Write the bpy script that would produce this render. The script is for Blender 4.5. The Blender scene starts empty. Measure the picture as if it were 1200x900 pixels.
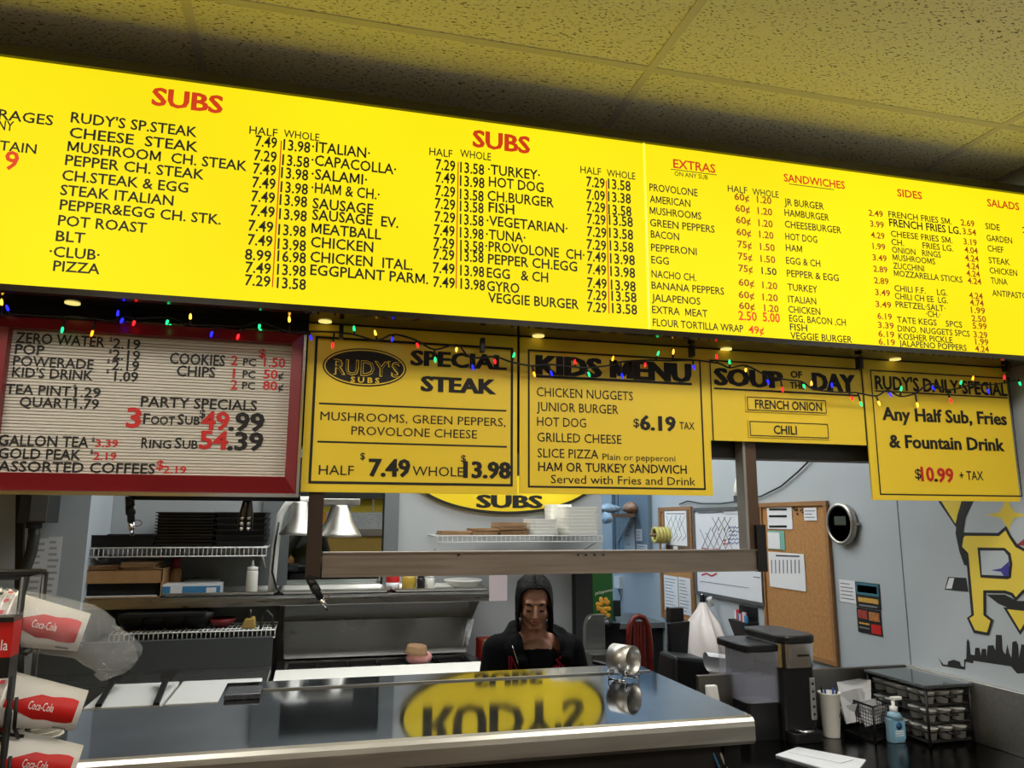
import bpy, bmesh, math, random
from mathutils import Vector, Matrix, Euler
from mathutils.geometry import tessellate_polygon
random.seed(7)
sc = bpy.context.scene
COL = bpy.context.collection

# ------------------------------------------------------------------ camera
F, YAW, PITCH, ROLL, EYE = 890.0, .25274, .17784, .0033, 1.68
_cy, _sy, _cp, _sp = math.cos(YAW), math.sin(YAW), math.cos(PITCH), math.sin(PITCH)
FW = Vector((_sy*_cp, _cy*_cp, _sp))
_r0 = Vector((_cy, -_sy, 0)); _u0 = _r0.cross(FW)
RT = _r0*math.cos(ROLL) + _u0*math.sin(ROLL)
UP = -_r0*math.sin(ROLL) + _u0*math.cos(ROLL)
cam_d = bpy.data.cameras.new('camera'); cam = bpy.data.objects.new('camera', cam_d); COL.objects.link(cam)
cam_d.sensor_fit = 'HORIZONTAL'; cam_d.sensor_width = 36.0; cam_d.lens = 36.0*F/1200.0
cam_d.clip_start = .02
m3 = Matrix((RT, UP, -FW)).transposed()
cam.matrix_world = Matrix.Translation((0, 0, EYE)) @ m3.to_4x4()
sc.camera = cam
CAMP = Vector((0, 0, EYE))

# ------------------------------------------------------------------ world, exposure
w = bpy.data.worlds.new('world'); sc.world = w; w.use_nodes = True
w.node_tree.nodes['Background'].inputs[0].default_value = (.55, .6, .65, 1)
w.node_tree.nodes['Background'].inputs[1].default_value = .05
sc.view_settings.view_transform = 'Standard'
try: sc.view_settings.look = 'None'
except Exception: pass
sc.view_settings.exposure = 0.0
sc.view_settings.gamma = 1.0
sc.view_settings.use_curve_mapping = False

# ------------------------------------------------------------------ pixel -> place
def ray(x, y): return FW + RT*((x-600)/F) - UP*((y-450)/F)
def onY(x, y, Y):
    d = ray(x, y); return CAMP + d*(Y/d.y)
def onZ(x, y, Z):
    d = ray(x, y); return CAMP + d*((Z-EYE)/d.z)
def onX(x, y, X):
    d = ray(x, y); return CAMP + d*(X/d.x)
def depth(P): return (Vector(P)-CAMP).dot(FW)
def x_at(px, Y, Z):
    k = (px-600)/F; b = Y*FW.y+(Z-EYE)*FW.z; a = Y*RT.y+(Z-EYE)*RT.z
    return (a-k*b)/(k*FW.x-RT.x)

# ------------------------------------------------------------------ materials
def s2l(c):
    c /= 255.0
    return c/12.92 if c <= .04045 else ((c+.055)/1.055)**2.4
def lin(rgb): return tuple(s2l(c) for c in rgb)+(1,)
MATS = {}
def M(name, rgb=(200,200,200), rough=.6, metal=0, var=0, vscale=6, bump=0, bscale=60, spec=.5, alpha=1, trans=0, emit=None, estr=0, stretch=None, coat=0):
    if name in MATS: return MATS[name]
    m = bpy.data.materials.new(name); m.use_nodes = True
    nt = m.node_tree; b = nt.nodes['Principled BSDF']
    b.inputs['Base Color'].default_value = lin(rgb)
    b.inputs['Roughness'].default_value = rough
    b.inputs['Metallic'].default_value = metal
    b.inputs['Specular IOR Level'].default_value = spec
    b.inputs['Alpha'].default_value = alpha
    b.inputs['Transmission Weight'].default_value = trans
    if coat: b.inputs['Coat Weight'].default_value = coat
    if emit:
        b.inputs['Emission Color'].default_value = emit if len(emit) == 4 else tuple(emit)+(1,)
        b.inputs['Emission Strength'].default_value = estr
    if var or bump:
        tc = nt.nodes.new('ShaderNodeTexCoord'); mp = nt.nodes.new('ShaderNodeMapping')
        nt.links.new(tc.outputs['Object'], mp.inputs[0])
        if stretch: mp.inputs['Scale'].default_value = stretch
    if var:
        n = nt.nodes.new('ShaderNodeTexNoise'); n.inputs['Scale'].default_value = vscale; n.inputs['Detail'].default_value = 4
        nt.links.new(mp.outputs[0], n.inputs['Vector'])
        mr = nt.nodes.new('ShaderNodeMapRange'); mr.inputs[1].default_value = .3; mr.inputs[2].default_value = .7
        mr.inputs[3].default_value = 1-var; mr.inputs[4].default_value = 1+var
        nt.links.new(n.outputs[0], mr.inputs[0])
        hs = nt.nodes.new('ShaderNodeHueSaturation'); hs.inputs['Color'].default_value = lin(rgb)
        nt.links.new(mr.outputs[0], hs.inputs['Value']); nt.links.new(hs.outputs[0], b.inputs['Base Color'])
        if metal > .5:
            m2 = nt.nodes.new('ShaderNodeMath'); m2.operation = 'MULTIPLY'; m2.inputs[1].default_value = rough
            nt.links.new(mr.outputs[0], m2.inputs[0]); nt.links.new(m2.outputs[0], b.inputs['Roughness'])
    if bump:
        n = nt.nodes.new('ShaderNodeTexNoise'); n.inputs['Scale'].default_value = bscale; n.inputs['Detail'].default_value = 3
        nt.links.new(mp.outputs[0], n.inputs['Vector'])
        bp = nt.nodes.new('ShaderNodeBump'); bp.inputs['Strength'].default_value = bump; bp.inputs['Distance'].default_value = .01
        nt.links.new(n.outputs[0], bp.inputs['Height']); nt.links.new(bp.outputs[0], b.inputs['Normal'])
    MATS[name] = m
    return m

# ------------------------------------------------------------------ objects
ORG = {}
def tag(o, label=None, cat=None, group=None, kind=None):
    if label: o['label'] = label
    if cat: o['category'] = cat
    if group: o['group'] = group
    if kind: o['kind'] = kind
    return o
def thing(name, label, cat, loc, group=None):
    o = bpy.data.objects.new(name, None); COL.objects.link(o)
    o.empty_display_size = .05
    o.location = loc; ORG[o] = Vector(loc)
    return tag(o, label, cat, group)

class MB:
    def __init__(s): s.v = []; s.f = []; s.sm = []
    def add(s, vs, fs, smooth=False):
        b = len(s.v); s.v += [tuple(v) for v in vs]
        for f in fs: s.f.append([b+i for i in f]); s.sm.append(smooth)
        return s
    def hexa(s, p):      # 8 points: bottom ring 0-3, top ring 4-7
        return s.add(p, [(3,2,1,0),(4,5,6,7),(0,1,5,4),(1,2,6,5),(2,3,7,6),(3,0,4,7)])
    def box(s, x0, x1, y0, y1, z0, z1):
        x0,x1=min(x0,x1),max(x0,x1); y0,y1=min(y0,y1),max(y0,y1); z0,z1=min(z0,z1),max(z0,z1)
        return s.hexa([(x0,y0,z0),(x1,y0,z0),(x1,y1,z0),(x0,y1,z0),(x0,y0,z1),(x1,y0,z1),(x1,y1,z1),(x0,y1,z1)])
    def rbox(s, x0, x1, y0, y1, z0, z1, r=.01, n=3):   # vertical edges rounded
        cx=[(x1-r,y1-r,0),(x0+r,y1-r,90),(x0+r,y0+r,180),(x1-r,y0+r,270)]
        ring=[]
        for a,b,t in cx:
            for i in range(n+1):
                q=math.radians(t+90*i/n); ring.append((a+r*math.cos(q), b+r*math.sin(q)))
        return s.prism(ring, z0, z1)
    def prism(s, ring, z0, z1):
        k=len(ring)
        vs=[(x,y,z0) for x,y in ring]+[(x,y,z1) for x,y in ring]
        fs=[tuple(range(k-1,-1,-1)), tuple(range(k,2*k))]+[(i,(i+1)%k,k+(i+1)%k,k+i) for i in range(k)]
        return s.add(vs, fs)
    def extr(s, pts, vec):      # planar polygon (list of Vector) extruded along vec
        k=len(pts); vec=Vector(vec); pts=[Vector(p) for p in pts]
        tri=tessellate_polygon([pts])
        vs=pts+[p+vec for p in pts]
        fs=[tuple(t) for t in tri]+[tuple(k+i for i in reversed(t)) for t in tri]+[(i,(i+1)%k,k+(i+1)%k,k+i) for i in range(k)]
        return s.add(vs, fs)
    def poly(s, pts):
        pts=[Vector(p) for p in pts]; tri=tessellate_polygon([pts])
        return s.add(pts, [tuple(t) for t in tri])
    def tube(s, path, r, n=8, closed=False, caps=True):
        path=[Vector(p) for p in path]; k=len(path)
        rs=r if isinstance(r,(list,tuple)) else [r]*k
        rings=[]; prev=None
        for i,p in enumerate(path):
            a=path[i-1] if (i>0 or closed) else p; b=path[(i+1)%k] if (i<k-1 or closed) else p
            t=(b-a)
            if t.length<1e-9: t=Vector((0,0,1))
            t.normalize()
            if prev is None:
                q=Vector((0,0,1)) if abs(t.z)<.9 else Vector((1,0,0)); u=t.cross(q).normalized()
            else:
                u=(prev-t*prev.dot(t))
                u=u.normalized() if u.length>1e-6 else t.orthogonal().normalized()
            prev=u; v=t.cross(u)
            rings.append([p+(u*math.cos(2*math.pi*j/n)+v*math.sin(2*math.pi*j/n))*rs[i] for j in range(n)])
        vs=[q for rg in rings for q in rg]; fs=[]
        for i in range(k if closed else k-1):
            a=i*n; b=((i+1)%k)*n
            for j in range(n): fs.append((a+j,a+(j+1)%n,b+(j+1)%n,b+j))
        if caps and not closed:
            fs.append(tuple(range(n-1,-1,-1))); fs.append(tuple((k-1)*n+j for j in range(n)))
        return s.add(vs, fs, True)
    def lathe(s, prof, c=(0,0,0), ax=(0,0,1), n=24, close=False):
        ax=Vector(ax).normalized(); u=ax.orthogonal().normalized(); v=ax.cross(u); c=Vector(c)
        vs=[]; fs=[]
        for r,h in prof:
            for j in range(n):
                t=2*math.pi*j/n; vs.append(c+ax*h+(u*math.cos(t)+v*math.sin(t))*r)
        k=len(prof)
        for i in range(k if close else k-1):
            a=i*n; b=((i+1)%k)*n
            for j in range(n): fs.append((a+j,a+(j+1)%n,b+(j+1)%n,b+j))
        if not close:
            if prof[0][0]>1e-6: fs.append(tuple(range(n-1,-1,-1)))
            if prof[-1][0]>1e-6: fs.append(tuple((k-1)*n+j for j in range(n)))
        return s.add(vs, fs, True)
    def ball(s, c, rx, ry=None, rz=None, n=12, m=8, rot=None):
        ry=ry or rx; rz=rz or rx; c=Vector(c); vs=[]; fs=[]
        for i in range(m+1):
            p=math.pi*i/m
            for j in range(n):
                t=2*math.pi*j/n
                q=Vector((rx*math.sin(p)*math.cos(t), ry*math.sin(p)*math.sin(t), rz*math.cos(p)))
                if rot: q=rot@q
                vs.append(c+q)
        for i in range(m):
            for j in range(n): fs.append((i*n+j,(i+1)*n+j,(i+1)*n+(j+1)%n,i*n+(j+1)%n))
        return s.add(vs, fs, True)
    def cap(s, a, b, ra, rb, n=12):      # tapered capsule, closed
        a=Vector(a); b=Vector(b); d=(b-a); L=d.length; ax=d/L if L>1e-6 else Vector((0,0,1))
        prof=[]
        for i in range(5): t=math.pi/2*(1-i/4); prof.append((max(ra*math.cos(t),1e-5), -ra*math.sin(t)))
        for i in range(5): t=math.pi/2*i/4; prof.append((max(rb*math.cos(t),1e-5), L+rb*math.sin(t)))
        return s.lathe(prof, a, ax, n)
    def build(s, name, mat, parent=None, bevel=0, seg=2, weld=False):
        me=bpy.data.meshes.new(name)
        root=parent
        while root is not None and root not in ORG: root=root.parent
        if parent is None:
            xs=[v[0] for v in s.v]; ys=[v[1] for v in s.v]; zs=[v[2] for v in s.v]
            o=Vector(((min(xs)+max(xs))/2,(min(ys)+max(ys))/2,min(zs)))
        else: o=ORG[root]
        me.from_pydata([(v[0]-o.x,v[1]-o.y,v[2]-o.z) for v in s.v], [], s.f)
        bm=bmesh.new(); bm.from_mesh(me)
        if weld or s.sm: bmesh.ops.remove_doubles(bm, verts=bm.verts, dist=1e-6)
        bmesh.ops.recalc_face_normals(bm, faces=bm.faces)
        bm.to_mesh(me); bm.free()
        me.update()
        if len(me.polygons)==len(s.sm): me.polygons.foreach_set('use_smooth', s.sm)
        elif any(s.sm): me.polygons.foreach_set('use_smooth',[True]*len(me.polygons))
        me.materials.append(mat if not isinstance(mat,str) else MATS[mat])
        ob=bpy.data.objects.new(name, me); COL.objects.link(ob)
        if parent is None: ob.location=o; ORG[ob]=o
        else: ob.parent=parent
        if bevel:
            bv=ob.modifiers.new('bevel','BEVEL'); bv.width=bevel; bv.segments=seg; bv.limit_method='ANGLE'; bv.angle_limit=math.radians(40)
        return ob
def box(name, mat, parent, *a, bevel=0): return MB().box(*a).build(name, mat, parent, bevel=bevel)
def struct(o): o['kind']='structure'; return o
def pxr(x0, y0, x1, y1, Y):        # pixel rectangle on the plane Y -> X0,X1,Z0,Z1
    a=onY(x0,(y0+y1)/2,Y).x; b=onY(x1,(y0+y1)/2,Y).x
    t=onY((x0+x1)/2,y0,Y).z; u=onY((x0+x1)/2,y1,Y).z
    return a,b,u,t
def pbox(mb, x0,y0,x1,y1,Y,dep):
    a,b,u,t=pxr(x0,y0,x1,y1,Y); return mb.box(a,b,Y,Y+dep,u,t)

# ------------------------------------------------------------------ lettering from the built-in font
GL = {}
def _tmesh(s, off):
    cu=bpy.data.curves.new('t','FONT'); cu.body=s; cu.offset=off; cu.resolution_u=2
    ob=bpy.data.objects.new('t',cu); me=bpy.data.meshes.new_from_object(ob)
    v=[(p.co.x,p.co.y) for p in me.vertices]; f=[tuple(p.vertices) for p in me.polygons]
    bpy.data.objects.remove(ob); bpy.data.curves.remove(cu); bpy.data.meshes.remove(me)
    return v,f
_hh={}
CAPH = max(p[1] for p in _tmesh('H',0)[0])
def glyph(c, off):
    k=(c,off)
    if k not in GL:
        if off not in _hh: _hh[off]=max(p[0] for p in _tmesh('HH',off)[0])
        adv=max(p[0] for p in _tmesh('H'+c+'H',off)[0])-_hh[off]
        v,f=_tmesh(c,off) if c!=' ' else ([],[])
        if c=='M' and off>0.003:      # drawn by hand: the fattened outline folds over itself
            xs=[p[0] for p in v]; l,r=min(xs),max(xs); H=CAPH; t=.085+2*off; d=t*1.15; mid=(l+r)/2
            v=[(l,0),(l+t,0),(l+t,H),(l,H),(r-t,0),(r,0),(r,H),(r-t,H),(l,H),(l+d,H),(mid+d*.5,.12*H),(mid-d*.5,.12*H),(r-d,H),(r,H),(mid+d*.5,.12*H),(mid-d*.5,.12*H)]
            f=[(0,1,2,3),(4,5,6,7),(8,11,10,9),(12,15,14,13)]
        GL[k]=(v,f,adv)
    return GL[k]
def text_mb(s, O, ux, uy, width, cap, off=0.0, mb=None, align='L', maxsx=1.25, minsx=.7, chunks=None):
    """string s laid along ux from O; cap-height cap; tracking/stretch chosen to fill width"""
    fat=max(0.0,off-.022); off=min(off,.022)
    mb=mb or MB(); ux=Vector(ux); uy=Vector(uy); O=Vector(O)
    sc_=cap/(CAPH); gs=[glyph(c,off) for c in s]
    nat=sum(g[2] for g in gs)*sc_
    x0=min([p[0] for p in gs[0][0]] or [0])*sc_
    last=gs[-1]; endgap=(last[2]-max([p[0] for p in last[0]] or [last[2]]))*sc_
    nat=nat-x0-endgap
    sx=1.0; track=0.0
    if width:
        sx=max(minsx,min(maxsx,width/nat)); rest=width-nat*sx
        if len(s)>1: track=rest/(len(s)-1)
        if track<0:
            track=0; sx=width/nat
    x=-x0*sx
    if align=='C': x-=nat*sx/2
    cur=mb; gap=0; nz=ux.cross(uy).normalized()
    if chunks is not None: chunks.append(mb)
    for g in gs:
        if g[0]:
            if chunks is not None and gap>1 and cur.v: cur=MB(); chunks.append(cur)
            gap=0
            for li,sh in enumerate((0,) if fat<1e-4 else (-fat*1.2,0,fat*1.2)):      # heavier strokes: shifted layers, each a hair proud
                cur.add([O+nz*(li*.00035)+ux*(x+(p[0]+sh)*sc_*sx)+uy*(p[1]*sc_) for p in g[0]], g[1])
        else: gap+=1
        x+=g[2]*sc_*sx+track
    return mb
class Reg:
    def __init__(s, ox, oy, k, Y): s.ox=ox; s.oy=oy; s.k=k; s.Y=Y
    def p(s, x, y, dy=0): return onY(s.ox+x/s.k, s.oy+y/s.k, s.Y-dy)
    def text(s, parent, st, x0, y0, x1, cap, mat, off=.008, name='lettering', lift=.0012):
        P=onY(s.ox+x0/s.k, s.oy+y0/s.k, s.Y); X1=x_at(s.ox+x1/s.k, s.Y, P.z)
        P.y=s.Y-lift
        ch=onY(s.ox+x0/s.k, s.oy+(y0-cap)/s.k, s.Y).z-P.z; ck=[]
        text_mb(st, P, (1,0,0), (0,0,1), X1-P.x, ch, off, chunks=ck)
        for m in ck: o=m.build(name, mat, parent)
        return o
    def line(s, parent, x0, y0, x1, y1, wpx, mat, name='rule', lift=.0012, flat=None):
        a=s.p(x0,y0); b=s.p(x1,y1)
        if flat=='h': b.z=a.z=(a.z+b.z)/2
        if flat=='v': b.x=a.x=(a.x+b.x)/2
        hw=wpx/s.k*depth(a)/F/2; d=(b-a).normalized(); n=Vector((-d.z,0,d.x))*hw
        for q in (a,b): q.y=s.Y-lift
        return MB().add([a-n,b-n,b+n,a+n],[(0,1,2,3)]).build(name, mat, parent)

# ------------------------------------------------------------------ key planes
CEIL=EYE+1.25; YB=1.97; YS=2.13; YP=2.15; YW=4.9; XR=2.40; XL=-2.6; YF=-3.4; YE=6.4
ZC=EYE-.43; ZR=.89
# ------------------------------------------------------------------ palette
M('wall_paint',(176,184,190),.6,var=.04,vscale=3,bump=.05,bscale=90)
M('wall_back_paint',(176,180,182),.55,var=.05,vscale=2.5)
M('wall_cool',(170,190,206),.6,var=.04,vscale=3)
M('steel',(170,170,168),.3,1,var=.12,vscale=5,stretch=(1,14,14))
M('steel_counter',(128,130,137),.055,1,var=.3,vscale=4)
M('steel_soft',(188,186,180),.42,1,var=.1,vscale=5,stretch=(1,12,12))
M('steel_rail',(150,138,128),.45,1,var=.12,vscale=5,stretch=(1,20,20))
M('dark_bronze',(62,48,38),.5,.5,var=.15)
M('black_metal',(28,28,28),.45,.3)
M('black_plastic',(22,22,24),.35)
M('black_matte',(20,20,20),.8)
M('ink',(22,18,14),.7)
M('ink_red',(176,42,10),.7,emit=(.42,.03,.003),estr=1)  # emission paints the panel light coming through the red letters
M('ink_brown',(120,44,10),.7,emit=(.2,.03,.001),estr=1)  # weaker painted glow for panel light through the brown letters
M('sign_red',(196,28,22),.6)
M('sign_yellow',(238,204,44),.45,var=.02,vscale=2)
M('oval_yellow',(244,212,30),.5)
M('sign_edge',(150,120,20),.5)
M('maroon',(122,24,28),.35,var=.06)
M('maroon_dark',(88,16,20),.4)
M('chrome',(215,215,218),.15,1)
M('letterboard',(206,200,188),.7)
M('white_plastic',(232,232,228),.4)
M('white_paper',(226,228,232),.8)
M('paper_pink',(214,200,204),.8)
M('foam_white',(236,234,226),.7)
M('cardboard',(168,128,84),.85,var=.08,vscale=20)
M('brown_paper',(150,118,84),.9,var=.1,vscale=30,bump=.3)
M('cork',(176,128,76),.9,var=.14,vscale=60,bump=.2,bscale=200)
M('wood_frame',(150,108,66),.6,var=.12,stretch=(1,1,8))
M('wood_dark',(120,96,72),.6,var=.1)
M('red_wood',(104,30,22),.3,var=.2,vscale=10,stretch=(1,1,4))
M('pan_dark',(48,44,40),.45,.6,var=.15)
M('pan_black',(26,26,26),.5,.3)
M('grey_panel',(108,112,112),.55,var=.05)
M('grey_dark',(66,70,72),.5)
M('glass_clear',(235,240,245),.03,trans=1,alpha=.35)
M('plastic_clear',(210,212,226),.08,alpha=.22)
M('bag_clear',(240,244,248),.1,alpha=.13,bump=1.0,bscale=45,spec=.9)
M('bag_white',(236,226,222),.5,bump=.4,bscale=25)
M('cup_white',(236,232,226),.4)
M('cup_red',(196,28,26),.4)
M('blue_print',(60,130,180),.5)
M('green_print',(34,92,40),.5)
M('chip_yellow',(220,160,48),.6,var=.2,vscale=30)
M('skin',(196,146,122),.5,var=.05,vscale=20)
M('skin_lip',(150,84,78),.5)
M('hair_black',(9,8,8),.5,spec=.25,var=.3,vscale=30,stretch=(10,10,.6),bump=.6,bscale=30)
M('hoodie_black',(11,11,13),.95,bump=.3,bscale=90,spec=.15)
M('shirt_black',(9,9,11),.95,spec=.15)
M('pants_dark',(34,38,46),.9)
M('print_pink',(176,30,66),.8)
M('floor_tile',(62,44,32),.5,var=.15,vscale=4)
M('conduit',(52,52,50),.5,.3)
M('tbar',(214,210,196),.5)

# acoustic tile: pale with fine dark fissures
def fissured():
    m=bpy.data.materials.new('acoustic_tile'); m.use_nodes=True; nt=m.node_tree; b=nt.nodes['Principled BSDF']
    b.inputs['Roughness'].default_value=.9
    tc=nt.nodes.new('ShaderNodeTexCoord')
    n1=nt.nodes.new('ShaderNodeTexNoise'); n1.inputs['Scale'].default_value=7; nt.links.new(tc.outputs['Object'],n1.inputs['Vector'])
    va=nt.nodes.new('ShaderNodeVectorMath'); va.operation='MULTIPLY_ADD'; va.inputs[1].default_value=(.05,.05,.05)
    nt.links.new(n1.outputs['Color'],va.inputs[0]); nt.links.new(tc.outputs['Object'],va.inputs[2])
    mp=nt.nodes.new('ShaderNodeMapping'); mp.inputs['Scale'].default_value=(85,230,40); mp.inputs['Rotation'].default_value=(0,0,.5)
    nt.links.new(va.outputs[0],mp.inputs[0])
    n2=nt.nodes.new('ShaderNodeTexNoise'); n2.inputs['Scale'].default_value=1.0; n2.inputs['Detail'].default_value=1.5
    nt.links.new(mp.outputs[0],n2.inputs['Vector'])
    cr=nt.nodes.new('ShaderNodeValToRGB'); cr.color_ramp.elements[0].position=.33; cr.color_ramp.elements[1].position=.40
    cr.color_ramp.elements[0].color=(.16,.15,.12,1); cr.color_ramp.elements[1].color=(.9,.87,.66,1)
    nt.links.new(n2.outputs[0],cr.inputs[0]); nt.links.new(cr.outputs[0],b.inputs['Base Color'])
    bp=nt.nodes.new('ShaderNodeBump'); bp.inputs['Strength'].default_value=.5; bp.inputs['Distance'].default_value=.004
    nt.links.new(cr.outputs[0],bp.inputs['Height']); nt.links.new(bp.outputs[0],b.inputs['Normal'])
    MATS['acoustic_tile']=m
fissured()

def emis(name, rgb, strength):
    m=bpy.data.materials.new(name); m.use_nodes=True; nt=m.node_tree
    for n in list(nt.nodes): nt.nodes.remove(n)
    e=nt.nodes.new('ShaderNodeEmission'); o=nt.nodes.new('ShaderNodeOutputMaterial')
    e.inputs[0].default_value=tuple(rgb)+(1,); e.inputs[1].default_value=strength
    nt.links.new(e.outputs[0],o.inputs[0]); MATS[name]=m; return m
emis('lamp_customer',(1,.95,.86),15)
emis('lamp_kitchen',(.98,1,.98),8.5)
emis('lamp_back_added',(.62,.82,1),9.0)  # added lamps, cool stand-in for window light in the back room

# backlit yellow acrylic: its glow is set as emission, varied by soft noise
def backlit():
    m=bpy.data.materials.new('backlit_yellow'); m.use_nodes=True; nt=m.node_tree; b=nt.nodes['Principled BSDF']
    b.inputs['Base Color'].default_value=(.05,.04,.002,1); b.inputs['Roughness'].default_value=.6; b.inputs['Specular IOR Level'].default_value=.08
    b.inputs['Emission Color'].default_value=(1.12,.91,.008,1)
    tc=nt.nodes.new('ShaderNodeTexCoord'); n=nt.nodes.new('ShaderNodeTexNoise'); n.inputs['Scale'].default_value=1.3; n.inputs['Detail'].default_value=1
    nt.links.new(tc.outputs['Object'],n.inputs['Vector'])
    mr=nt.nodes.new('ShaderNodeMapRange'); mr.inputs[1].default_value=.3; mr.inputs[2].default_value=.7; mr.inputs[3].default_value=.84; mr.inputs[4].default_value=1.0
    nt.links.new(n.outputs[0],mr.inputs[0]); nt.links.new(mr.outputs[0],b.inputs['Emission Strength'])
    MATS['backlit_yellow']=m
backlit()

# ------------------------------------------------------------------ room
struct(box('floor','floor_tile',None, XL-.1,XR+.1,YF-.1,YE+.1,-.06,0))
struct(box('wall_right','wall_paint',None, XR,XR+.1,YF,YE,0,CEIL+.1)); WR=bpy.data.objects['wall_right']
struct(box('wall_left',M('wall_tan',(176,146,74),.7,var=.05),None, XL-.1,XL,YF,YE,0,CEIL+.1))
struct(box('wall_front',M('wall_tan',(176,146,74),.7,var=.05),None, XL-.1,XR+.1,YF-.1,YF,0,CEIL+.1))
struct(box('wall_end','wall_cool',None, XL-.1,XR+.1,YE,YE+.1,0,CEIL+.1))
XWE=onY(706,640,YW).x
wb=struct(box('wall_back','wall_back_paint',None, XL,XWE,YW,YW+.1,0,CEIL+.1))
# panel seams on the right wall
for px in (1060,):
    q=onX(px,690,XR); box('seam','grey_panel',WR, XR-.0015,XR,q.y-.002,q.y+.002,.95,CEIL)
# customer side: low wainscot, patterned paper and a yellow band, seen only in the mirror window
struct(box('wainscot','wood_frame',None, XL+.01,XR-.01,YF,YF+.03,0,1.05)).name='trim_1'
ceil=struct(box('ceiling','wall_paint',None, XL-.1,XR+.1,YF-.1,YE+.1,CEIL+.03,CEIL+.1))
CX0,CY0=.86,1.785
LIGHTS={(0,-2):'c',(-2,-2):'c',(0,-6):'c',(-2,-6):'c',(-1,2):'k',(0,2):'k',(-1,4):'k',(0,4):'k',(-1,6):'b',(0,6):'b'}
tile_me=None
for i in range(-3,2):
    for j in range(-9,8):
        x0,x1=CX0+1.22*i,CX0+1.22*(i+1); y0,y1=CY0+.61*j,CY0+.61*(j+1)
        if x1<XL or x0>XR or y0>YE or y1<YF: continue
        if (i,j) in LIGHTS:
            kind=LIGHTS[(i,j)]
            t=thing('ceiling_light',{'c':'recessed white ceiling light panel over the customer side','k':'recessed white ceiling light panel over the kitchen','b':'added cool white ceiling light panel in the back room, in place of window light'}[kind],'light',((x0+x1)/2,(y0+y1)/2,CEIL-.002),{'c':'customer side ceiling lights','k':'kitchen ceiling lights','b':'added back room ceiling lights'}[kind])
            fr=MB().box(x0+.01,x1-.01,y0+.01,y0+.04,CEIL-.004,CEIL+.02).box(x0+.01,x1-.01,y1-.04,y1-.01,CEIL-.004,CEIL+.02).box(x0+.01,x0+.04,y0+.04,y1-.04,CEIL-.004,CEIL+.02).box(x1-.04,x1-.01,y0+.04,y1-.04,CEIL-.004,CEIL+.02)
            fr.build('frame','white_plastic',t)
            box('diffuser',{'c':'lamp_customer','k':'lamp_kitchen','b':'lamp_back_added'}[kind],t, x0+.04,x1-.04,y0+.04,y1-.04,CEIL+.004,CEIL+.012)
            continue
        if x1>XR: x1=XR
        if tile_me is None or x1-x0<1.2:
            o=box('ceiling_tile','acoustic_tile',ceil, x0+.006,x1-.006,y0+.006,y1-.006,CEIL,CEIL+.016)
            if x1-x0>1.2:
                tile_me=o.data; t0=(x0,y0)
        else:
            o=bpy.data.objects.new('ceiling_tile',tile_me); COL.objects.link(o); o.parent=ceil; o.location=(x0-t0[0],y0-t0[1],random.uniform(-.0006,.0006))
for i in range(-2,2):
    x=CX0+1.22*i; box('ceiling_bar','tbar',ceil, x-.012,x+.012,YF,YE,CEIL-.003,CEIL+.02)
for j in range(-8,8):
    y=CY0+.61*j; box('ceiling_bar','tbar',ceil, XL,XR,y-.012,y+.012,CEIL-.0025,CEIL+.02)

# ------------------------------------------------------------------ backlit menu board
zb0=EYE+.632*YB/2.3; zb1=EYE+1.317*YB/2.3
bx0,bx1=-1.75,XR-.015
mb_=thing('menu_board','long backlit yellow menu board hung under the ceiling listing subs, sandwiches and sides','menu board',((bx0+bx1)/2,YB,zb0))
cab=MB().box(bx0,bx1,YB+.012,YS-.01,zb0,zb1+.03)
cab.box(bx0,bx1,YB-.012,YB+.012,zb0-.014,zb0+.002).box(bx0,bx1,YB-.012,YB+.012,zb1-.002,zb1+.026)
o=cab.build('cabinet',M('cabinet_gloss',(38,32,24),.12,0,var=.15,spec=.6),mb_)
xs=x_at(757,YB,2.55)
sp=[bx0,xs-2.05,xs,bx1]
for a,b in zip(sp,sp[1:]):
    box('menu_panel','backlit_yellow',mb_, a+.001,b-.001,YB,YB+.012,zb0,zb1)
box('panel_seam',M('seam_bright',(255,245,90),.4,emit=(1,.9,.05),estr=.95),mb_, xs-.0025,xs+.0025,YB-.0035,YB,zb0,zb1)
for px,py in ((85,355),(381,376.5),(631,393.5),(851,409),(1049,421)):
    q=onZ(px,py,zb0-.0005)
    MB().lathe([(.018,0),(.018,-.003)],(q.x,q.y,zb0),(0,0,1),16).build('glow_spot',M('spot_glow',(255,240,120),.4,emit=(1,.85,.25),estr=.9),mb_)  # glowing discs paint the yellow light spots under the cabinet

R1=Reg(0,60,3,YB); R2=Reg(350,110,3,YB); R3=Reg(740,160,3.335,YB); R4=Reg(980,180,3.6,YB)
K,RD,BR='ink','ink_red','ink_brown'
def col(R, rows, cap, mat, off=.012):
    for r in rows: R.text(mb_, *r, cap, mat, off)
R1.text(mb_,'SUBS',533,188,781,60,RD,.035)
R1.text(mb_,'BEVERAGES',-155,222,186,36,K,.012); R1.text(mb_,'ANY',-40,272,47,34,K,.012); R1.text(mb_,'FOUNTAIN',-165,330,127,34,K,.012); R1.text(mb_,'2.19',-120,400,63,64,RD,.02)
col(R1,[("RUDY'S SP.STEAK",248,250,692),("CHEESE  STEAK",243,303,696),("MUSHROOM  CH. STEAK",236,352,868),("PEPPER CH. STEAK",228,400,717),("CH.STEAK & EGG",217,453,661),("STEAK ITALIAN",211,505,609),("PEPPER&EGG CH. STK.",209,557,776),("POT ROAST",203,612,515),("BLT",195,667,298),("·CLUB·",172,721,349),("PIZZA",186,772,350)],36,K,.016)
R1.text(mb_,'HALF',876,290,975,27,K); R1.text(mb_,'WHOLE',997,302,1122,26,K)
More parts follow.
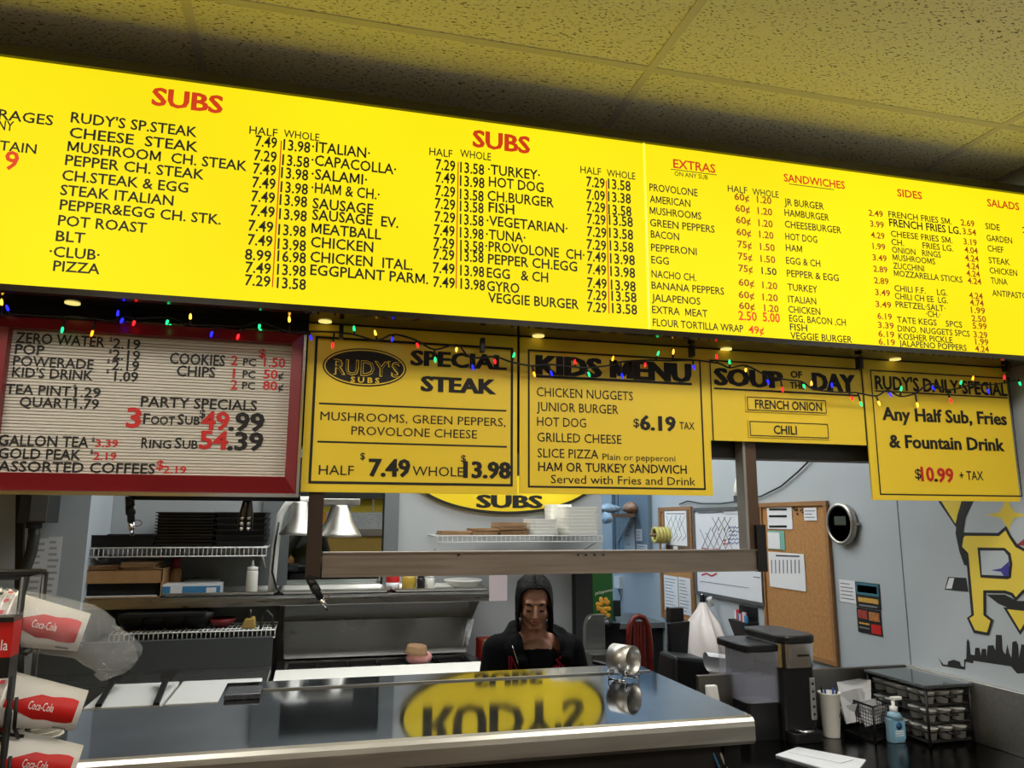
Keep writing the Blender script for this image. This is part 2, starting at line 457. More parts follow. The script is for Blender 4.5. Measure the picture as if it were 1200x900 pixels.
ph=[("7.49",897,333,973),("7.29",892,383,972),("7.49",889,430,970),("7.49",886,478,968),("7.49",883,527,966),("7.49",879,577,965),("7.49",872,630,960),("7.49",870,680,957),("8.99",860,732,953),("7.49",862,777,952),("7.29",860,822,950)]
pw=[("13.98",995,347,1090),("13.58",991,400,1087),("13.98",987,445,1083),("13.98",985,495,1082),("13.98",982,540,1079),("13.98",980,590,1078),("13.98",977,645,1075),("13.98",975,695,1075),("16.98",974,738,1075),("13.98",973,785,1075),("13.58",972,832,1075)]
col(R1,ph,37,K,.018); col(R1,pw,37,K,.018)
R1.line(mb_,985,315,962,830,4,RD,flat='v')
col(R2,[("·ITALIAN·",46,203,250),("·CAPACOLLA·",44,250,342),("·SALAMI·",44,299,240),("·HAM & CH.·",44,347,284),("SAUSAGE",48,402,262),("SAUSAGE  EV.",47,442,350),("MEATBALL",44,490,290),("CHICKEN",42,538,262),("CHICKEN  ITAL.",40,590,400),("EGGPLANT PARM.",40,636,455)],36,K,.016)
R2.text(mb_,'HALF',459,215,540,26,K); R2.text(mb_,'WHOLE',567,222,676,26,K)
col(R2,[("7.29",481,265,550),("7.49",481,310,550),("7.29",480,357,550),("7.29",478,402,550),("7.29",477,448,550),("7.49",475,495,548),("7.29",473,540,547),("7.29",472,580,547),("7.49",471,628,548),("7.49",472,678,549)],36,K,.018)
col(R2,[("13.58",567,276,652),("13.98",566,323,653),("13.58",566,370,650),("13.58",566,412,650),("13.58",566,458,650),("13.98",566,505,650),("13.58",567,550,650),("13.58",567,587,650),("13.98",567,638,652),("13.98",568,685,655)],36,K,.018)
R2.line(mb_,557,240,557,685,4,RD,flat='v')
R2.text(mb_,'SUBS',612,185,812,57,RD,.035)
col(R2,[("·TURKEY·",665,282,848),("HOT DOG",668,325,861),("CH.BURGER",663,374,897),("FISH",667,415,758),("·VEGETARIAN·",660,462,945),("·TUNA·",658,510,797),("·PROVOLONE  CH·",656,552,1005),("PEPPER CH.EGG",665,597,979),("EGG   & CH",661,645,877),("GYRO",661,692,776),("VEGGIE BURGER",665,733,985)],34,K,.016)
R2.text(mb_,'HALF',990,278,1063,24,K); R2.text(mb_,'WHOLE',1083,290,1183,24,K)
col(R2,[("7.29",1011,325,1076),("7.09",1011,370,1077),("7.29",1012,412,1078),("7.29",1013,455,1079),("7.29",1013,500,1082),("7.29",1012,545,1081),("7.49",1014,587,1081),("7.49",1014,632,1081),("7.49",1014,680,1083),("7.29",1015,722,1083),("7.29",1014,765,1083)],34,K,.018)
col(R2,[("13.58",1087,333,1167),("13.38",1087,378,1168),("13.58",1088,423,1170),("13.58",1090,460,1175),("13.58",1091,505,1176),("13.58",1093,550,1177),("13.98",1094,595,1182),("13.98",1095,640,1183),("13.98",1097,688,1185),("13.58",1099,727,1188),("13.58",1101,770,1190)],34,K,.018)
R2.line(mb_,1080,305,1092,773,4,RD,flat='v')
R3.text(mb_,'EXTRAS',163,122,328,33,RD,.02); R3.line(mb_,153,127,333,152,3,K,flat='h'); R3.text(mb_,'ON ANY SUB',168,153,298,17,K)
col(R3,[("PROVOLONE",70,212,258),("AMERICAN",71,258,230),("MUSHROOMS",71,303,273),("GREEN PEPPERS",72,350,325),("BACON",75,395,186),("PEPPERONI",76,447,255),("EGG",77,495,146),("NACHO CH.",78,550,253),("BANANA PEPPERS",78,595,362),("JALAPENOS",79,643,269),("EXTRA  MEAT",80,690,297),("FLOUR TORTILLA WRAP",83,740,437)],28,K,.012)
R3.text(mb_,'HALF',376,215,452,25,K); R3.text(mb_,'WHOLE',472,228,575,25,K)
col(R3,[("60¢",402,247,460),("60¢",405,292,463),("60¢",408,338,466),("60¢",410,385,468),("75¢",414,433,470),("75¢",416,480,472),("75¢",418,527,474),("60¢",418,582,480),("60¢",418,630,480),("60¢",420,673,482),("1.20",490,258,547),("1.20",493,303,550),("1.20",496,350,552),("1.20",499,395,555),("1.50",502,443,560),("1.50",504,490,562),("1.20",511,593,570),("1.20",512,640,572),("1.20",518,683,575)],26,BR,.018)
R3.text(mb_,'1.50',508,537,567,26,K,.018); R3.text(mb_,'2.50',418,716,490,34,RD,.02); R3.text(mb_,'5.00',513,722,580,34,RD,.02); R3.text(mb_,'49¢',457,768,518,28,RD,.02)
R3.text(mb_,'SANDWICHES',595,175,834,29,RD,.02); R3.line(mb_,615,186,790,208,3,K,flat='h')
col(R3,[("JR BURGER",597,268,752),("HAMBURGER",598,310,772),("CHEESEBURGER",599,355,820),("HOT DOG",601,403,726),("HAM",603,447,667),("EGG & CH",604,497,738),("PEPPER & EGG",607,547,810),("TURKEY",610,601,727),("ITALIAN",612,648,722),("CHICKEN",613,688,738),("EGG, BACON ,CH",616,723,838),("FISH",619,757,687),("VEGGIE BURGER",621,790,862)],26,K,.012)
R4.text(mb_,'SIDES',257,180,362,30,RD,.02); R4.text(mb_,'SALADS',637,222,772,30,RD,.02)
col(R4,[("2.49",136,262,197),("3.99",143,308,201),("4.29",146,355,204),("1.99",153,402,207),("3.49",153,450,213),("2.89",156,498,216),("2.89",159,547,221),("3.49",164,597,227),("3.49",166,647,232),("6.19",173,697,235),("3.39",176,735,243),("6.19",177,772,245),("6.19",178,805,248),
 ("2.69",525,303,583),("3.54",533,340,590),("3.19",537,383,593),("4.04",541,418,597),("4.24",543,452,601),("4.24",548,485,603),("4.24",549,517,606),("4.24",554,548,612),("4.24",560,610,618),("4.74",564,640,622),("1.99",568,672,628),("2.50",571,707,632),("5.99",575,738,635),("3.29",579,775,638),("1.99",586,805,642),("4.24",586,835,644),("2.49",785,335,850)],25,BR,.018)
col(R4,[("FRENCH FRIES SM.",220,268,487),("CHEESE FRIES SM.",230,350,490),("CH.        FRIES LG.",232,385,493),("ONION   RINGS",235,418,441),("MUSHROOMS",238,450,417),("ZUCCHINI",240,485,371),("MOZZARELLA STICKS",243,517,532),("CHILI F.F.     LG.",245,580,468),("CHILI CH EE  LG.",247,613,470),("PRETZEL·SALT·",250,648,460),("·CH.·",378,688,440),("TATE KEGS    5PCS",256,713,531),("DINO. NUGGETS 5PCS",259,750,563),("KOSHER PICKLE",262,783,490),("JALAPENO POPPERS",265,812,550),
 ("SIDE",629,318,690),("GARDEN",634,368,742),("CHEF",638,412,706),("STEAK",643,462,733),("CHICKEN",647,505,763),("TUNA",652,548,722),("ANTIPASTO",658,600,805)],25,K,.012)
R4.text(mb_,'FRENCH FRIES LG.',223,306,525,31,K,.02)

# ------------------------------------------------------------------ header behind the signs
zh=onY(860,537,YP+.06).z
struct(box('trim_2',M('header_dark',(44,42,40),.5,var=.1),None, XL+.02,XR-.01,YP+.05,YP+.13,zh,CEIL-.01))
# ------------------------------------------------------------------ yellow signs
def sign(name, label, px, bottom, top=None):
    """px: left/right pixel of the plate, bottom pixel"""
    (xl,yl),(xr,yr)=px
    a=onY(xl,yl,YS); b=onY(xr,yr,YS); z0=(a.z+b.z)/2
    t=thing(name,label,'sign',((a.x+b.x)/2,YS,z0))
    box('plate','sign_yellow',t, a.x,b.x,YS,YS+.006,z0,zb0-.002,bevel=.001)
    return t,a.x,b.x,z0,zb0-.002
def border(t, R, pts, wpx, mat='ink'):
    """rectangle line from pixel corners tl,br in region coords (world-rectangular)"""
    (x0,y0),(x1,y1),(x2,y2),(x3,y3)=pts          # tl tr br bl
    P=[R.p(x0,y0),R.p(x1,y1),R.p(x2,y2),R.p(x3,y3)]
    l=(P[0].x+P[3].x)/2; r=(P[1].x+P[2].x)/2; tp=(P[0].z+P[1].z)/2; bt=(P[2].z+P[3].z)/2; h=wpx/R.k*depth(P[0])/F/2
    y=R.Y-.0008
    def rect(m,a,b,c,d): m.add([(a,y,c),(b,y,c),(b,y,d),(a,y,d)],[(0,1,2,3)])
    m=MB(); rect(m,l-h,r+h,tp-h,tp+h); rect(m,l-h,r+h,bt-h,bt+h); rect(m,l-h,l+h,bt+h,tp-h); rect(m,r-h,r+h,bt+h,tp-h)
    return m.build('border',mat,t)
def ellipse_pts(c, a, b, n=48): return [Vector((c.x+a*math.cos(2*math.pi*i/n), c.y, c.z+b*math.sin(2*math.pi*i/n))) for i in range(n)]
def ring(mb, c, a, b, a2, b2, n=48):
    o=ellipse_pts(c,a,b,n); i=ellipse_pts(c,a2,b2,n)
    return mb.add(o+i,[(k,(k+1)%n,n+(k+1)%n,n+k) for k in range(n)])

S6=Reg(340,370,3.6,YS); S7=Reg(600,380,4.092,YS); S8=Reg(820,400,3.158,YS)
# special steak
t,*_=sign('menu_sign','yellow sign reading SPECIAL STEAK with a black oval logo, beside the red letter board',((352,577),(606,579)),577)
border(t,S6,[(110,90),(930,140),(940,713),(85,705)],11)
for (x,y) in ((80,455),(55,545)): pass
c=S6.p(316,218); c.y-=.001; a=S6.p(490,235).x-c.x; b=abs(S6.p(316,138).z-c.z)
MB().poly(ellipse_pts(c,a,b)).build('logo_oval','ink',t)
c2=c.copy(); c2.y-=.0006; ring(MB(),c2,a*.965,b*.93,a*.935,b*.87).build('logo_ring','sign_yellow',t)
S6.text(t,"RUDY'S",182,246,462,62,'sign_yellow',.022,'logo_lettering',.0022)
S6.text(t,"RUDY'S",182,246,462,62,'ink',-.012,'logo_lettering',.0030)
S6.text(t,"SUBS",255,280,376,22,'sign_yellow',.03,'logo_lettering',.0022)
S6.text(t,'SPECIAL',510,207,910,60,'ink',.05); S6.text(t,'STEAK',553,316,866,60,'ink',.05)
S6.line(t,122,371,912,400,7,'ink',flat='h'); S6.line(t,115,532,914,552,7,'ink',flat='h')
S6.text(t,'MUSHROOMS, GREEN PEPPERS,',127,440,908,36,'ink',0); S6.text(t,'PROVOLONE CHEESE',258,502,788,36,'ink',0)
S6.text(t,'HALF',120,670,268,40,'ink',0); S6.text(t,'$',295,606,316,28,'ink',.01); S6.text(t,'7.49',332,675,504,70,'ink',.04)
S6.text(t,'WHOLE',516,675,730,40,'ink',0); S6.text(t,'$',720,616,742,28,'ink',.01); S6.text(t,'13.98',732,682,928,66,'ink',.045)
# kids menu
t,*_=sign('menu_sign','yellow KIDS MENU sign priced 6.19, right of the special steak sign',((609,577),(836,582)),580)
border(t,S7,[(76,120),(893,178),(932,794),(85,775)],9)
S7.text(t,'KIDS MENU',118,238,855,88,'ink',.06); S7.line(t,114,248,862,288,13,'ink',flat='h')
for s,x,y,x1 in (('CHICKEN NUGGETS',118,345,580),('JUNIOR BURGER',118,415,510),('HOT DOG',120,487,355),('GRILLED CHEESE',121,562,525),('SLICE PIZZA',122,638,414)): S7.text(t,s,x,y,x1,43,'ink',.002)
S7.text(t,'Plain or pepperoni',434,650,783,30,'ink',0); S7.text(t,'HAM OR TURKEY SANDWICH',125,703,838,42,'ink',.012); S7.text(t,'Served with Fries and Drink',186,762,880,40,'ink',.002)
S7.text(t,'$',582,492,610,40,'ink',.01); S7.text(t,'6.19',615,505,784,66,'ink',.04); S7.text(t,'TAX',803,503,875,34,'ink',.01)
# soup of the day
t,*_=sign('menu_sign','short yellow SOUP OF THE DAY sign naming French onion and chili',((833,516),(1016,522)),519)
S8.line(t,35,72,598,103,6,'ink',flat='h'); S8.line(t,37,75,50,368,5,'ink',flat='v'); S8.line(t,598,100,617,384,5,'ink',flat='v')
S8.text(t,'SOUP',57,160,306,60,'ink',.06); S8.text(t,'OF',336,134,378,24,'ink',.03); S8.text(t,'THE',334,174,386,23,'ink',.03); S8.text(t,'DAY',420,180,575,62,'ink',.06)
S8.line(t,52,173,590,202,7,'ink',flat='h')
for (x0,y0,x1,y1,s,tx,ty,tx1) in ((166,196,472,278,'FRENCH ONION',202,248,450),(176,286,480,370,'CHILI',271,343,357)):
    P=S8.p(x0,y0); Q=S8.p(x1,y1)
    card=box('name_card','sign_yellow',t, P.x,Q.x,YS-.004,YS-.0005,Q.z+.005,P.z-.004)
    y=YS-.0045; l,r,bt,tp=P.x+.006,Q.x-.006,Q.z+.010,P.z-.009; h=.0016
    m=MB()
    for (a,b,c_,d) in ((l,r,tp-h,tp+h),(l,r,bt-h,bt+h),(l-h,l+h,bt,tp),(r-h,r+h,bt,tp)): m.add([(a,y,c_),(b,y,c_),(b,y,d),(a,y,d)],[(0,1,2,3)])
    m.build('card_border','ink',card)
    S8.text(card,s,tx,ty,tx1,31,'ink',.022,'lettering',.0052)
# daily special
t,*_=sign('menu_sign','yellow sign reading DAILY SPECIAL half sub, fries and drink, nearest the grey mural wall',((1023,586),(1196,588)),586)
border(t,S8,[(632,105),(1147,140),(1187,574),(668,565)],5)
S8.text(t,"RUDY'S DAILY SPECIAL",650,176,1138,48,'ink',.025); S8.line(t,648,184,1138,209,5,'ink',flat='h')
S8.text(t,'Any Half Sub, Fries',676,290,1136,46,'ink',.03); S8.text(t,'& Fountain Drink',702,392,1128,46,'ink',.03)
S8.text(t,'$',797,508,820,36,'ink',.01); S8.text(t,'10',820,516,868,50,'sign_red',.03); S8.text(t,'.',868,518,880,50,'ink',.03); S8.text(t,'99',881,520,940,50,'sign_red',.03); S8.text(t,'+ TAX',962,512,1050,32,'ink',.012)

# ------------------------------------------------------------------ red letter board
S5=Reg(0,360,3.333,YS-.02)
lb_r=S5.p(1172,400).x; lb_b=S5.p(600,722).z; lb_t=onY(200,383,YS-.02).z; lb_l=-1.42
t=thing('letter_board','white grooved letter board in a maroon frame listing drinks and party specials','letter board',((lb_l+lb_r)/2,YS-.01,lb_b))
fw=.05; ir=S5.p(1128,400).x; ib=S5.p(600,656).z; it=S5.p(600,118).z; il=S5.p(20,330).x
yf=YS-.045
m=MB()
m.hexa([(lb_l,YS,lb_b),(lb_r,YS,lb_b),(lb_r,yf+.012,lb_b),(lb_l,yf+.012,lb_b),(il,YS,ib),(ir,YS,ib),(ir,yf,ib),(il,yf,ib)]).build('frame_bottom','maroon',t)
MB().hexa([(il,YS,it),(ir,YS,it),(ir,yf,it),(il,yf,it),(lb_l,YS,lb_t),(lb_r,YS,lb_t),(lb_r,yf+.012,lb_t),(lb_l,yf+.012,lb_t)]).build('frame_top','maroon',t)
MB().hexa([(ir,YS,ib),(lb_r,YS,lb_b),(lb_r,yf+.012,lb_b),(ir,yf,ib),(ir,YS,it),(lb_r,YS,lb_t),(lb_r,yf+.012,lb_t),(ir,yf,it)]).build('frame_side','maroon',t)
MB().hexa([(lb_l,YS,lb_b),(il,YS,ib),(il,yf,ib),(lb_l,yf+.012,lb_b),(lb_l,YS,lb_t),(il,YS,it),(il,yf,it),(lb_l,yf+.012,lb_t)]).build('frame_side','maroon',t)
MB().box(lb_l,lb_r+.008,yf+.008,YS,lb_b-.01,lb_b-.001).box(lb_r+.001,lb_r+.008,yf+.008,YS,lb_b-.001,lb_t).build('chrome_edge','chrome',t)
MB().box(lb_l,lb_r,yf+.01,YS,lb_t+.001,lb_t+.006).build('chrome_edge','chrome',t)
g=MB(); n=44; h=(it-ib)/n; yp=YS-.018
for i in range(n):
    z=ib+i*h
    g.add([(il,yp,z),(ir,yp,z),(il,yp,z+h*.68),(ir,yp,z+h*.68),(il,yp+.004,z+h*.8),(ir,yp+.004,z+h*.8),(il,yp+.004,z+h*.9),(ir,yp+.004,z+h*.9),(il,yp,z+h),(ir,yp,z+h)],[(0,1,3,2),(2,3,5,4),(4,5,7,6),(6,7,9,8)])
g.build('grooved_panel','letterboard',t)
T=Reg(0,360,3.333,YS-.018)
def lt(s,x0,y0,x1,cap,mat='ink',off=.018): T.text(t,s,x0,y0,x1,cap,mat,off)
for a in (('ZERO WATER',60,138,408,40),('POP',57,182,172,38),('POWERADE',50,228,365,38),("KID'S DRINK",46,272,362,38),('TEA PINT',20,338,275,38),('QUART',75,388,277,38),('GALLON TEA',-8,540,345,42),('GOLD PEAK',-8,590,315,40),('ASSORTED COFFEES',-10,640,605,40),('COOKIES',662,220,878,42),('CHIPS',689,268,840,40),('PARTY SPECIALS',549,388,1003,40),
 ('F',558,455,585,40),('OOT',588,457,682,32),('S',692,458,718,40),('UB',722,458,780,32),('R',551,550,578,40),('ING',582,550,668,32),('S',681,550,708,40),('UB',712,552,772,32)): lt(*a)
for s,x,y,x1 in (('2.19',440,160,547),('2.19',438,204,546),('2.19',435,245,543),('1.09',445,288,538),('1.29',290,350,392),('1.79',290,395,385)): lt(s,x,y,x1,38)
for x,y in ((427,133),(425,180),(417,218),(414,258),(286,318),(283,366),(358,524),(352,572)): lt('$',x,y,x+12,16)
for s,x,y,x1 in (('3.39',372,545,461),('2.19',364,595,454),('2.19',637,648,727)): lt(s,x,y,x1,28,'sign_red')
lt('$',610,632,638,34,'sign_red'); lt('2',902,226,928,36,'sign_red'); lt('PC',949,228,1000,28); lt('$',1010,196,1037,32,'sign_red'); lt('1.50',1030,232,1113,36,'sign_red')
lt('1',908,276,924,36,'sign_red'); lt('PC',947,276,997,28); lt('50',1028,278,1084,34,'sign_red'); lt('¢',1086,278,1112,26); lt('2',900,320,926,36,'sign_red'); lt('PC',945,320,995,28); lt('80',1026,322,1082,34,'sign_red'); lt('¢',1086,324,1110,26)
lt('3',493,468,548,74,'sign_red',.035); lt('$',778,432,802,32); lt('49',785,476,893,68,'sign_red',.035); lt('.99',893,480,1030,68,'ink',.035); lt('54',778,552,888,68,'sign_red',.035); lt('.39',888,556,1026,68,'ink',.035)

# ------------------------------------------------------------------ string of coloured lights
BULBS=[(2,355,'y'),(9,362,'b'),(73,386,'g'),(108,390,'a'),(138,368,'b'),(143,375,'b'),(157,378,'r'),(196,377,'g'),(223,372,'y'),(248,391,'b'),(279,394,'r'),(304,382,'g'),(339,375,'y'),(364,395,'b'),(390,404,'r'),(415,386,'g'),(440,391,'y'),(460,397,'b'),(489,404,'r'),(510,421,'g'),(535,409,'y'),(554,430,'b'),(580,423,'r'),(602,417,'g'),(626,438,'a'),(646,437,'b'),(674,425,'r'),(690,438,'g'),(718,421,'a'),(729,440,'b'),(756,427,'r'),(771,415,'g'),(789,413,'y'),(813,430,'b'),(840,419,'r'),(855,425,'g'),(874,433,'y'),(900,447,'b'),(917,456,'r'),(942,452,'g'),(951,450,'y'),(975,452,'b'),(998,466,'r'),(1009,473,'g'),(1030,472,'y'),(1043,462,'b'),(1056,456,'g'),(1075,474,'y'),(1093,454,'b'),(1114,469,'r'),(1126,449,'g'),(1140,444,'a'),(1158,458,'b'),(1177,443,'r'),(1195,449,'g')]
YL=YS-.055
for k,c_ in (('r',(1,.012,.015)),('g',(.01,.6,.16)),('b',(.012,.015,1)),('y',(1,.5,.04)),('a',(1,.3,.01))): emis('bulb_'+k,c_,3.5)
p0=onY(600,420,YL)
t=thing('string_lights','dark wire string of small coloured lights draped along the sign tops','string lights',(p0.x,YL,p0.z))
path=[onY(-60,362,YL)]
PB=[onY(x,y,YL) for x,y,k in BULBS]
for i,(x,y,k) in enumerate(BULBS):
    p=onY(x,y,YL); up=i%3==0 or p.z+.022>zb0; w5=PB[max(0,i-3):i+4]; q=Vector((p.x+random.uniform(-.006,.006),p.y+.006,min(sum(v.z for v in w5)/len(w5)+.004,zb0-.005)))
    if (q-p).length<.012: q.z=min(p.z+.014,zb0-.005) if p.z+.014<zb0-.004 else p.z-.014
    path.append(q)
    MB().tube([q,q+(p-q)*.75],.003,6).build('socket','black_plastic',t)
    MB().lathe([(.0001,.011),(.0025,.008),(.0034,.002),(.003,-.004),(.002,-.006)],p,(p-q),8).build('bulb','bulb_'+k,t)
sm=[]
for i in range(len(path)-1):
    for f in (0,.25,.5,.75):
        a=path[max(i-1,0)];b=path[i];c_=path[i+1];d=path[min(i+2,len(path)-1)]
        sm.append(.5*((2*b)+(c_-a)*f+(2*a-5*b+4*c_-d)*f*f+(-a+3*b-3*c_+d)*f**3))
MB().tube(sm,.0028,6).build('wire','black_plastic',t)
for px,py in ((400,388),(566,404),(812,410),(1009,425),(1181,428)):
    q=onY(px,py,YL+.01); box('clip','black_plastic',t, q.x-.006,q.x+.006,q.y-.003,q.y+.02,q.z-.02,min(q.z+.02,zb0-.003))

# ------------------------------------------------------------------ hanging rail with two posts
zr1=onY(630,645.5,YP).z; zr0=onY(630,673,YP).z; xl=onY(378,650,YP).x; xr=onY(893,650,YP).x
t=thing('pass_rail','brushed steel rail hung between two posts over the counter','rail',((xl+xr)/2,YP+.02,zr0))
MB().box(xl,xr,YP,YP+.035,zr0,zr1).box(xl,xr,YP-.006,YP,zr1-.004,zr1).box(xl,xr,YP-.006,YP,zr0,zr0+.004).build('rail','steel_rail',t)
pa=onY(359,640,YP).x; pb=onY(377,640,YP).x
box('post','dark_bronze',t, pa,pb,YP-.012,YP+.04,zr0,zb0-.002,bevel=.003)
pc=onY(875,590,YP).x; pd=onY(890,590,YP).x
box('post',M('post_brown',(96,76,62),.45,.6,var=.1),t, pc,pd,YP+.006,YP+.045,zr0+.02,zb0-.002)
box('post_edge',M('post_grey',(150,146,142),.5,.6),t, pc-.006,pc+.003,YP-.002,YP+.045,zr1-.002,zb0-.002)
MB().box(pd-.02,pd+.012,YP-.008,YP+.05,zr0-.002,zr1+.075).build('end_bracket','black_metal',t)
for px in (537,677,686,696,706): 
    q=onY(px,650,YP); MB().lathe([(.0032,0),(.0032,.003)],(q.x,YP-.008,q.z),(0,1,0),10).build('screw_hole','black_matte',t)

# ------------------------------------------------------------------ black pipe with hanging taps
t=thing('water_pipe','black pipe run under the red letter board with a drop fitting at each end','pipe',onY(260,584,YP+.03))
yq=YP+.02
za=onY(260,583,yq).z
A=onY(152,583,yq); B=onY(352,583,yq)
MB().tube([(A.x,yq,za),(B.x,yq,za)],.009,10).build('pipe','black_metal',t)
def drop(px,y0,y1,lean):
    yq=YP+.02 if y0<600 else YP-.03
    a=onY(px,y0,yq); b=onY(px+lean,y1,yq)
    MB().tube([(a.x,yq,za if y0<600 else a.z),a,a+(b-a)*.35],.011,10).build('elbow','black_metal',t)
    MB().lathe([(.012,0),(.012,.02),(.009,.022),(.009,.04)],a+(b-a)*.35,(b-a),10).build('fitting','black_metal',t)
    n=MB().lathe([(.007,.04),(.007,.06),(.005,.062),(.005,.075)],a+(b-a)*.35,(b-a),10).build('spout','chrome',t)
    c_=b; ring_=[c_+Vector((math.cos(i/12*6.283)*.013+.012,0,math.sin(i/12*6.283)*.008)) for i in range(12)]
    MB().tube(ring_,.0012,5,closed=True).build('pull_ring','red_wood',t)
drop(152,583,613,2); drop(363,678,700,12)
# ------------------------------------------------------------------ main counter
YC0,YC1=1.61,2.26; XC0,XC1=-1.0,.979
t=thing('service_counter','long stainless steel service counter with a rounded front edge across the foreground','counter',((XC0+XC1)/2,1.75,0))
prof=[(YC0+.03,ZC-.06),(YC0+.004,ZC-.058),(YC0,ZC-.05),(YC0,ZC-.018),(YC0+.005,ZC-.006),(YC0+.018,ZC),(YC1,ZC),(YC1,ZC-.04)]
pts=[Vector((XC0,y,z)) for y,z in prof]
XM=-.198; YM=2.023
MB().extr([Vector(v) for v in ((XC0,YC0+.018,ZC),(XC1,YC0+.018,ZC),(XC1,YC1,ZC),(XM,YC1,ZC),(XM,YM,ZC),(XC0,YM,ZC))],(0,0,-.045)).build('counter_top','steel_counter',t)
MB().extr([Vector((XC0,y,z)) for y,z in [(YC0+.03,ZC-.06),(YC0+.006,ZC-.058),(YC0,ZC-.05),(YC0,ZC-.02),(YC0+.002,ZC-.01),(YC0+.008,ZC-.003),(YC0+.0178,ZC),(YC0+.03,ZC-.046)]],(XC1-XC0,0,0)).build('front_nose','steel_soft',t)
MB().box(XM+.01,XC1-.01,2.139,2.146,ZC,ZC+.004).build('seam_ridge','steel',t)
box('counter_body',M('body_dark',(46,44,44),.5,.3),t, XC0,XC1-.05,YC0+.06,YM-.03,0,ZC-.06)
box('counter_body','body_dark',t, XM+.03,XC1-.05,YM-.03,YC1-.03,0,ZC-.06)
box('corner_post','black_metal',t, XC1-.05,XC1-.01,YC0+.05,YC0+.09,0,ZC-.06)
for i,(mt,dx) in enumerate((('blue_print',.0),('white_plastic',.018))):
    p=Vector((XC1-.045+dx,YC0+.045,0))
    MB().tube([p+Vector((-.03,.02,ZC-.08)),p+Vector((-.012,0,ZC-.14)),p+Vector((.0,0,ZC-.22)),p+Vector((.005,0,ZC-.35))],.003,6).build('cable',mt,t)
# dark slab on the counter
P=onZ(262,821,ZC); Q=onZ(322,808,ZC)
g=MB().box(P.x,Q.x-.03,P.y,Q.y,ZC,ZC+.013).build('serving_slab',M('granite',(52,54,58),.25,var=.4,vscale=80),None,bevel=.003); tag(g,'flat dark grey speckled slab lying on the steel counter by its back edge','slab')
# ticket spindle / tape ring with wire stand
q=onZ(731,795,ZC); r=.039; L=.065
t=thing('paper_ring','short steel cylinder lying in a wire stand on the counter by the worker','dispenser',(q.x,q.y,ZC))
ax=Vector((.55,-.83,0)).normalized(); c=Vector((q.x,q.y,ZC+r+.012))
MB().lathe([(r,-L/2),(r,L/2),(r-.003,L/2),(r-.003,-L/2)],c,ax,32,close=True).build('cylinder','steel_soft',t)
sd=ax.cross(Vector((0,0,1)))
for s in (-.42,.42):
    cc=c+ax*L*s
    MB().tube([cc+sd*.034+Vector((0,0,-r-.011)),cc+sd*.033+Vector((0,0,-.02)),cc+sd*.021+Vector((0,0,-r+.002)),cc+Vector((0,0,-r-.003)),cc-sd*.021+Vector((0,0,-r+.002)),cc-sd*.033+Vector((0,0,-.02)),cc-sd*.034+Vector((0,0,-r-.011))],.0018,6).build('wire_leg','chrome',t)
MB().tube([c+sd*.034+ax*L*s+Vector((0,0,-r-.0105)) for s in (-.42,.42)],.0018,6).build('wire_foot','chrome',t)
MB().tube([c-sd*.034+ax*L*s+Vector((0,0,-r-.0105)) for s in (-.42,.42)],.0018,6).build('wire_foot','chrome',t)

# ------------------------------------------------------------------ back wall: oval shop sign
YO=YW-.02
c=onY(594,551,YO); a=onY(704,551,YO).x-c.x; b=c.z-onY(594,603,YO).z
t=thing('shop_sign',"large yellow oval sign with black rim and lettering on the back wall",'sign',(c.x,YO,c.z-b))
m=MB(); n=64; o=ellipse_pts(c,a,b,n)
m.extr(o,(0,.018,0)).build('oval_board','oval_yellow',t)
cc=c.copy(); cc.y-=.001; ring(MB(),cc,a,b,a*.965,b*.93,n).build('rim','ink',t)
mm=text_mb("RUDY'S",(c.x-a*.78,YO-.001,c.z-b*.2),(1,0,0),(0,0,1),a*1.56,b*.72,.04); mm.build('lettering','ink',t)
s0=onY(559,594.5,YO); s1=onY(635,594.5,YO)
text_mb("SUBS",(s0.x,YO-.001,s0.z),(1,0,0),(0,0,1),s1.x-s0.x,onY(597,580,YO).z-onY(597,594,YO).z,.05,maxsx=1.8).build('lettering','ink',t)

# ------------------------------------------------------------------ mirror window with grey frame
x0,x1,z0,z1=pxr(317,560,466,706,YW)
x0=onY(306,640,YW).x
t=struct(MB().box(x0,x1,YW-.03,YW-.002,z0,z0+.07).build('window_1',M('frame_grey',(112,118,120),.5),None)); 
ORG[t]=ORG[t]
box('window_frame','frame_grey',t, x0,x0+.16,YW-.03,YW-.002,z0+.07,z1+.12)
box('window_frame','frame_grey',t, x1-.09,x1,YW-.03,YW-.002,z0+.07,z1+.12)
box('window_frame','frame_grey',t, x0,x1,YW-.03,YW-.002,z1+.12,z1+.19)
box('window_pane',M('mirror_glass',(190,196,196),.02,1),t, x0+.16,x1-.09,YW-.014,YW-.006,z0+.07,z1+.12)
box('pane_edge','black_metal',t, x1-.1,x1-.09,YW-.032,YW-.005,z0+.07,z1+.12)

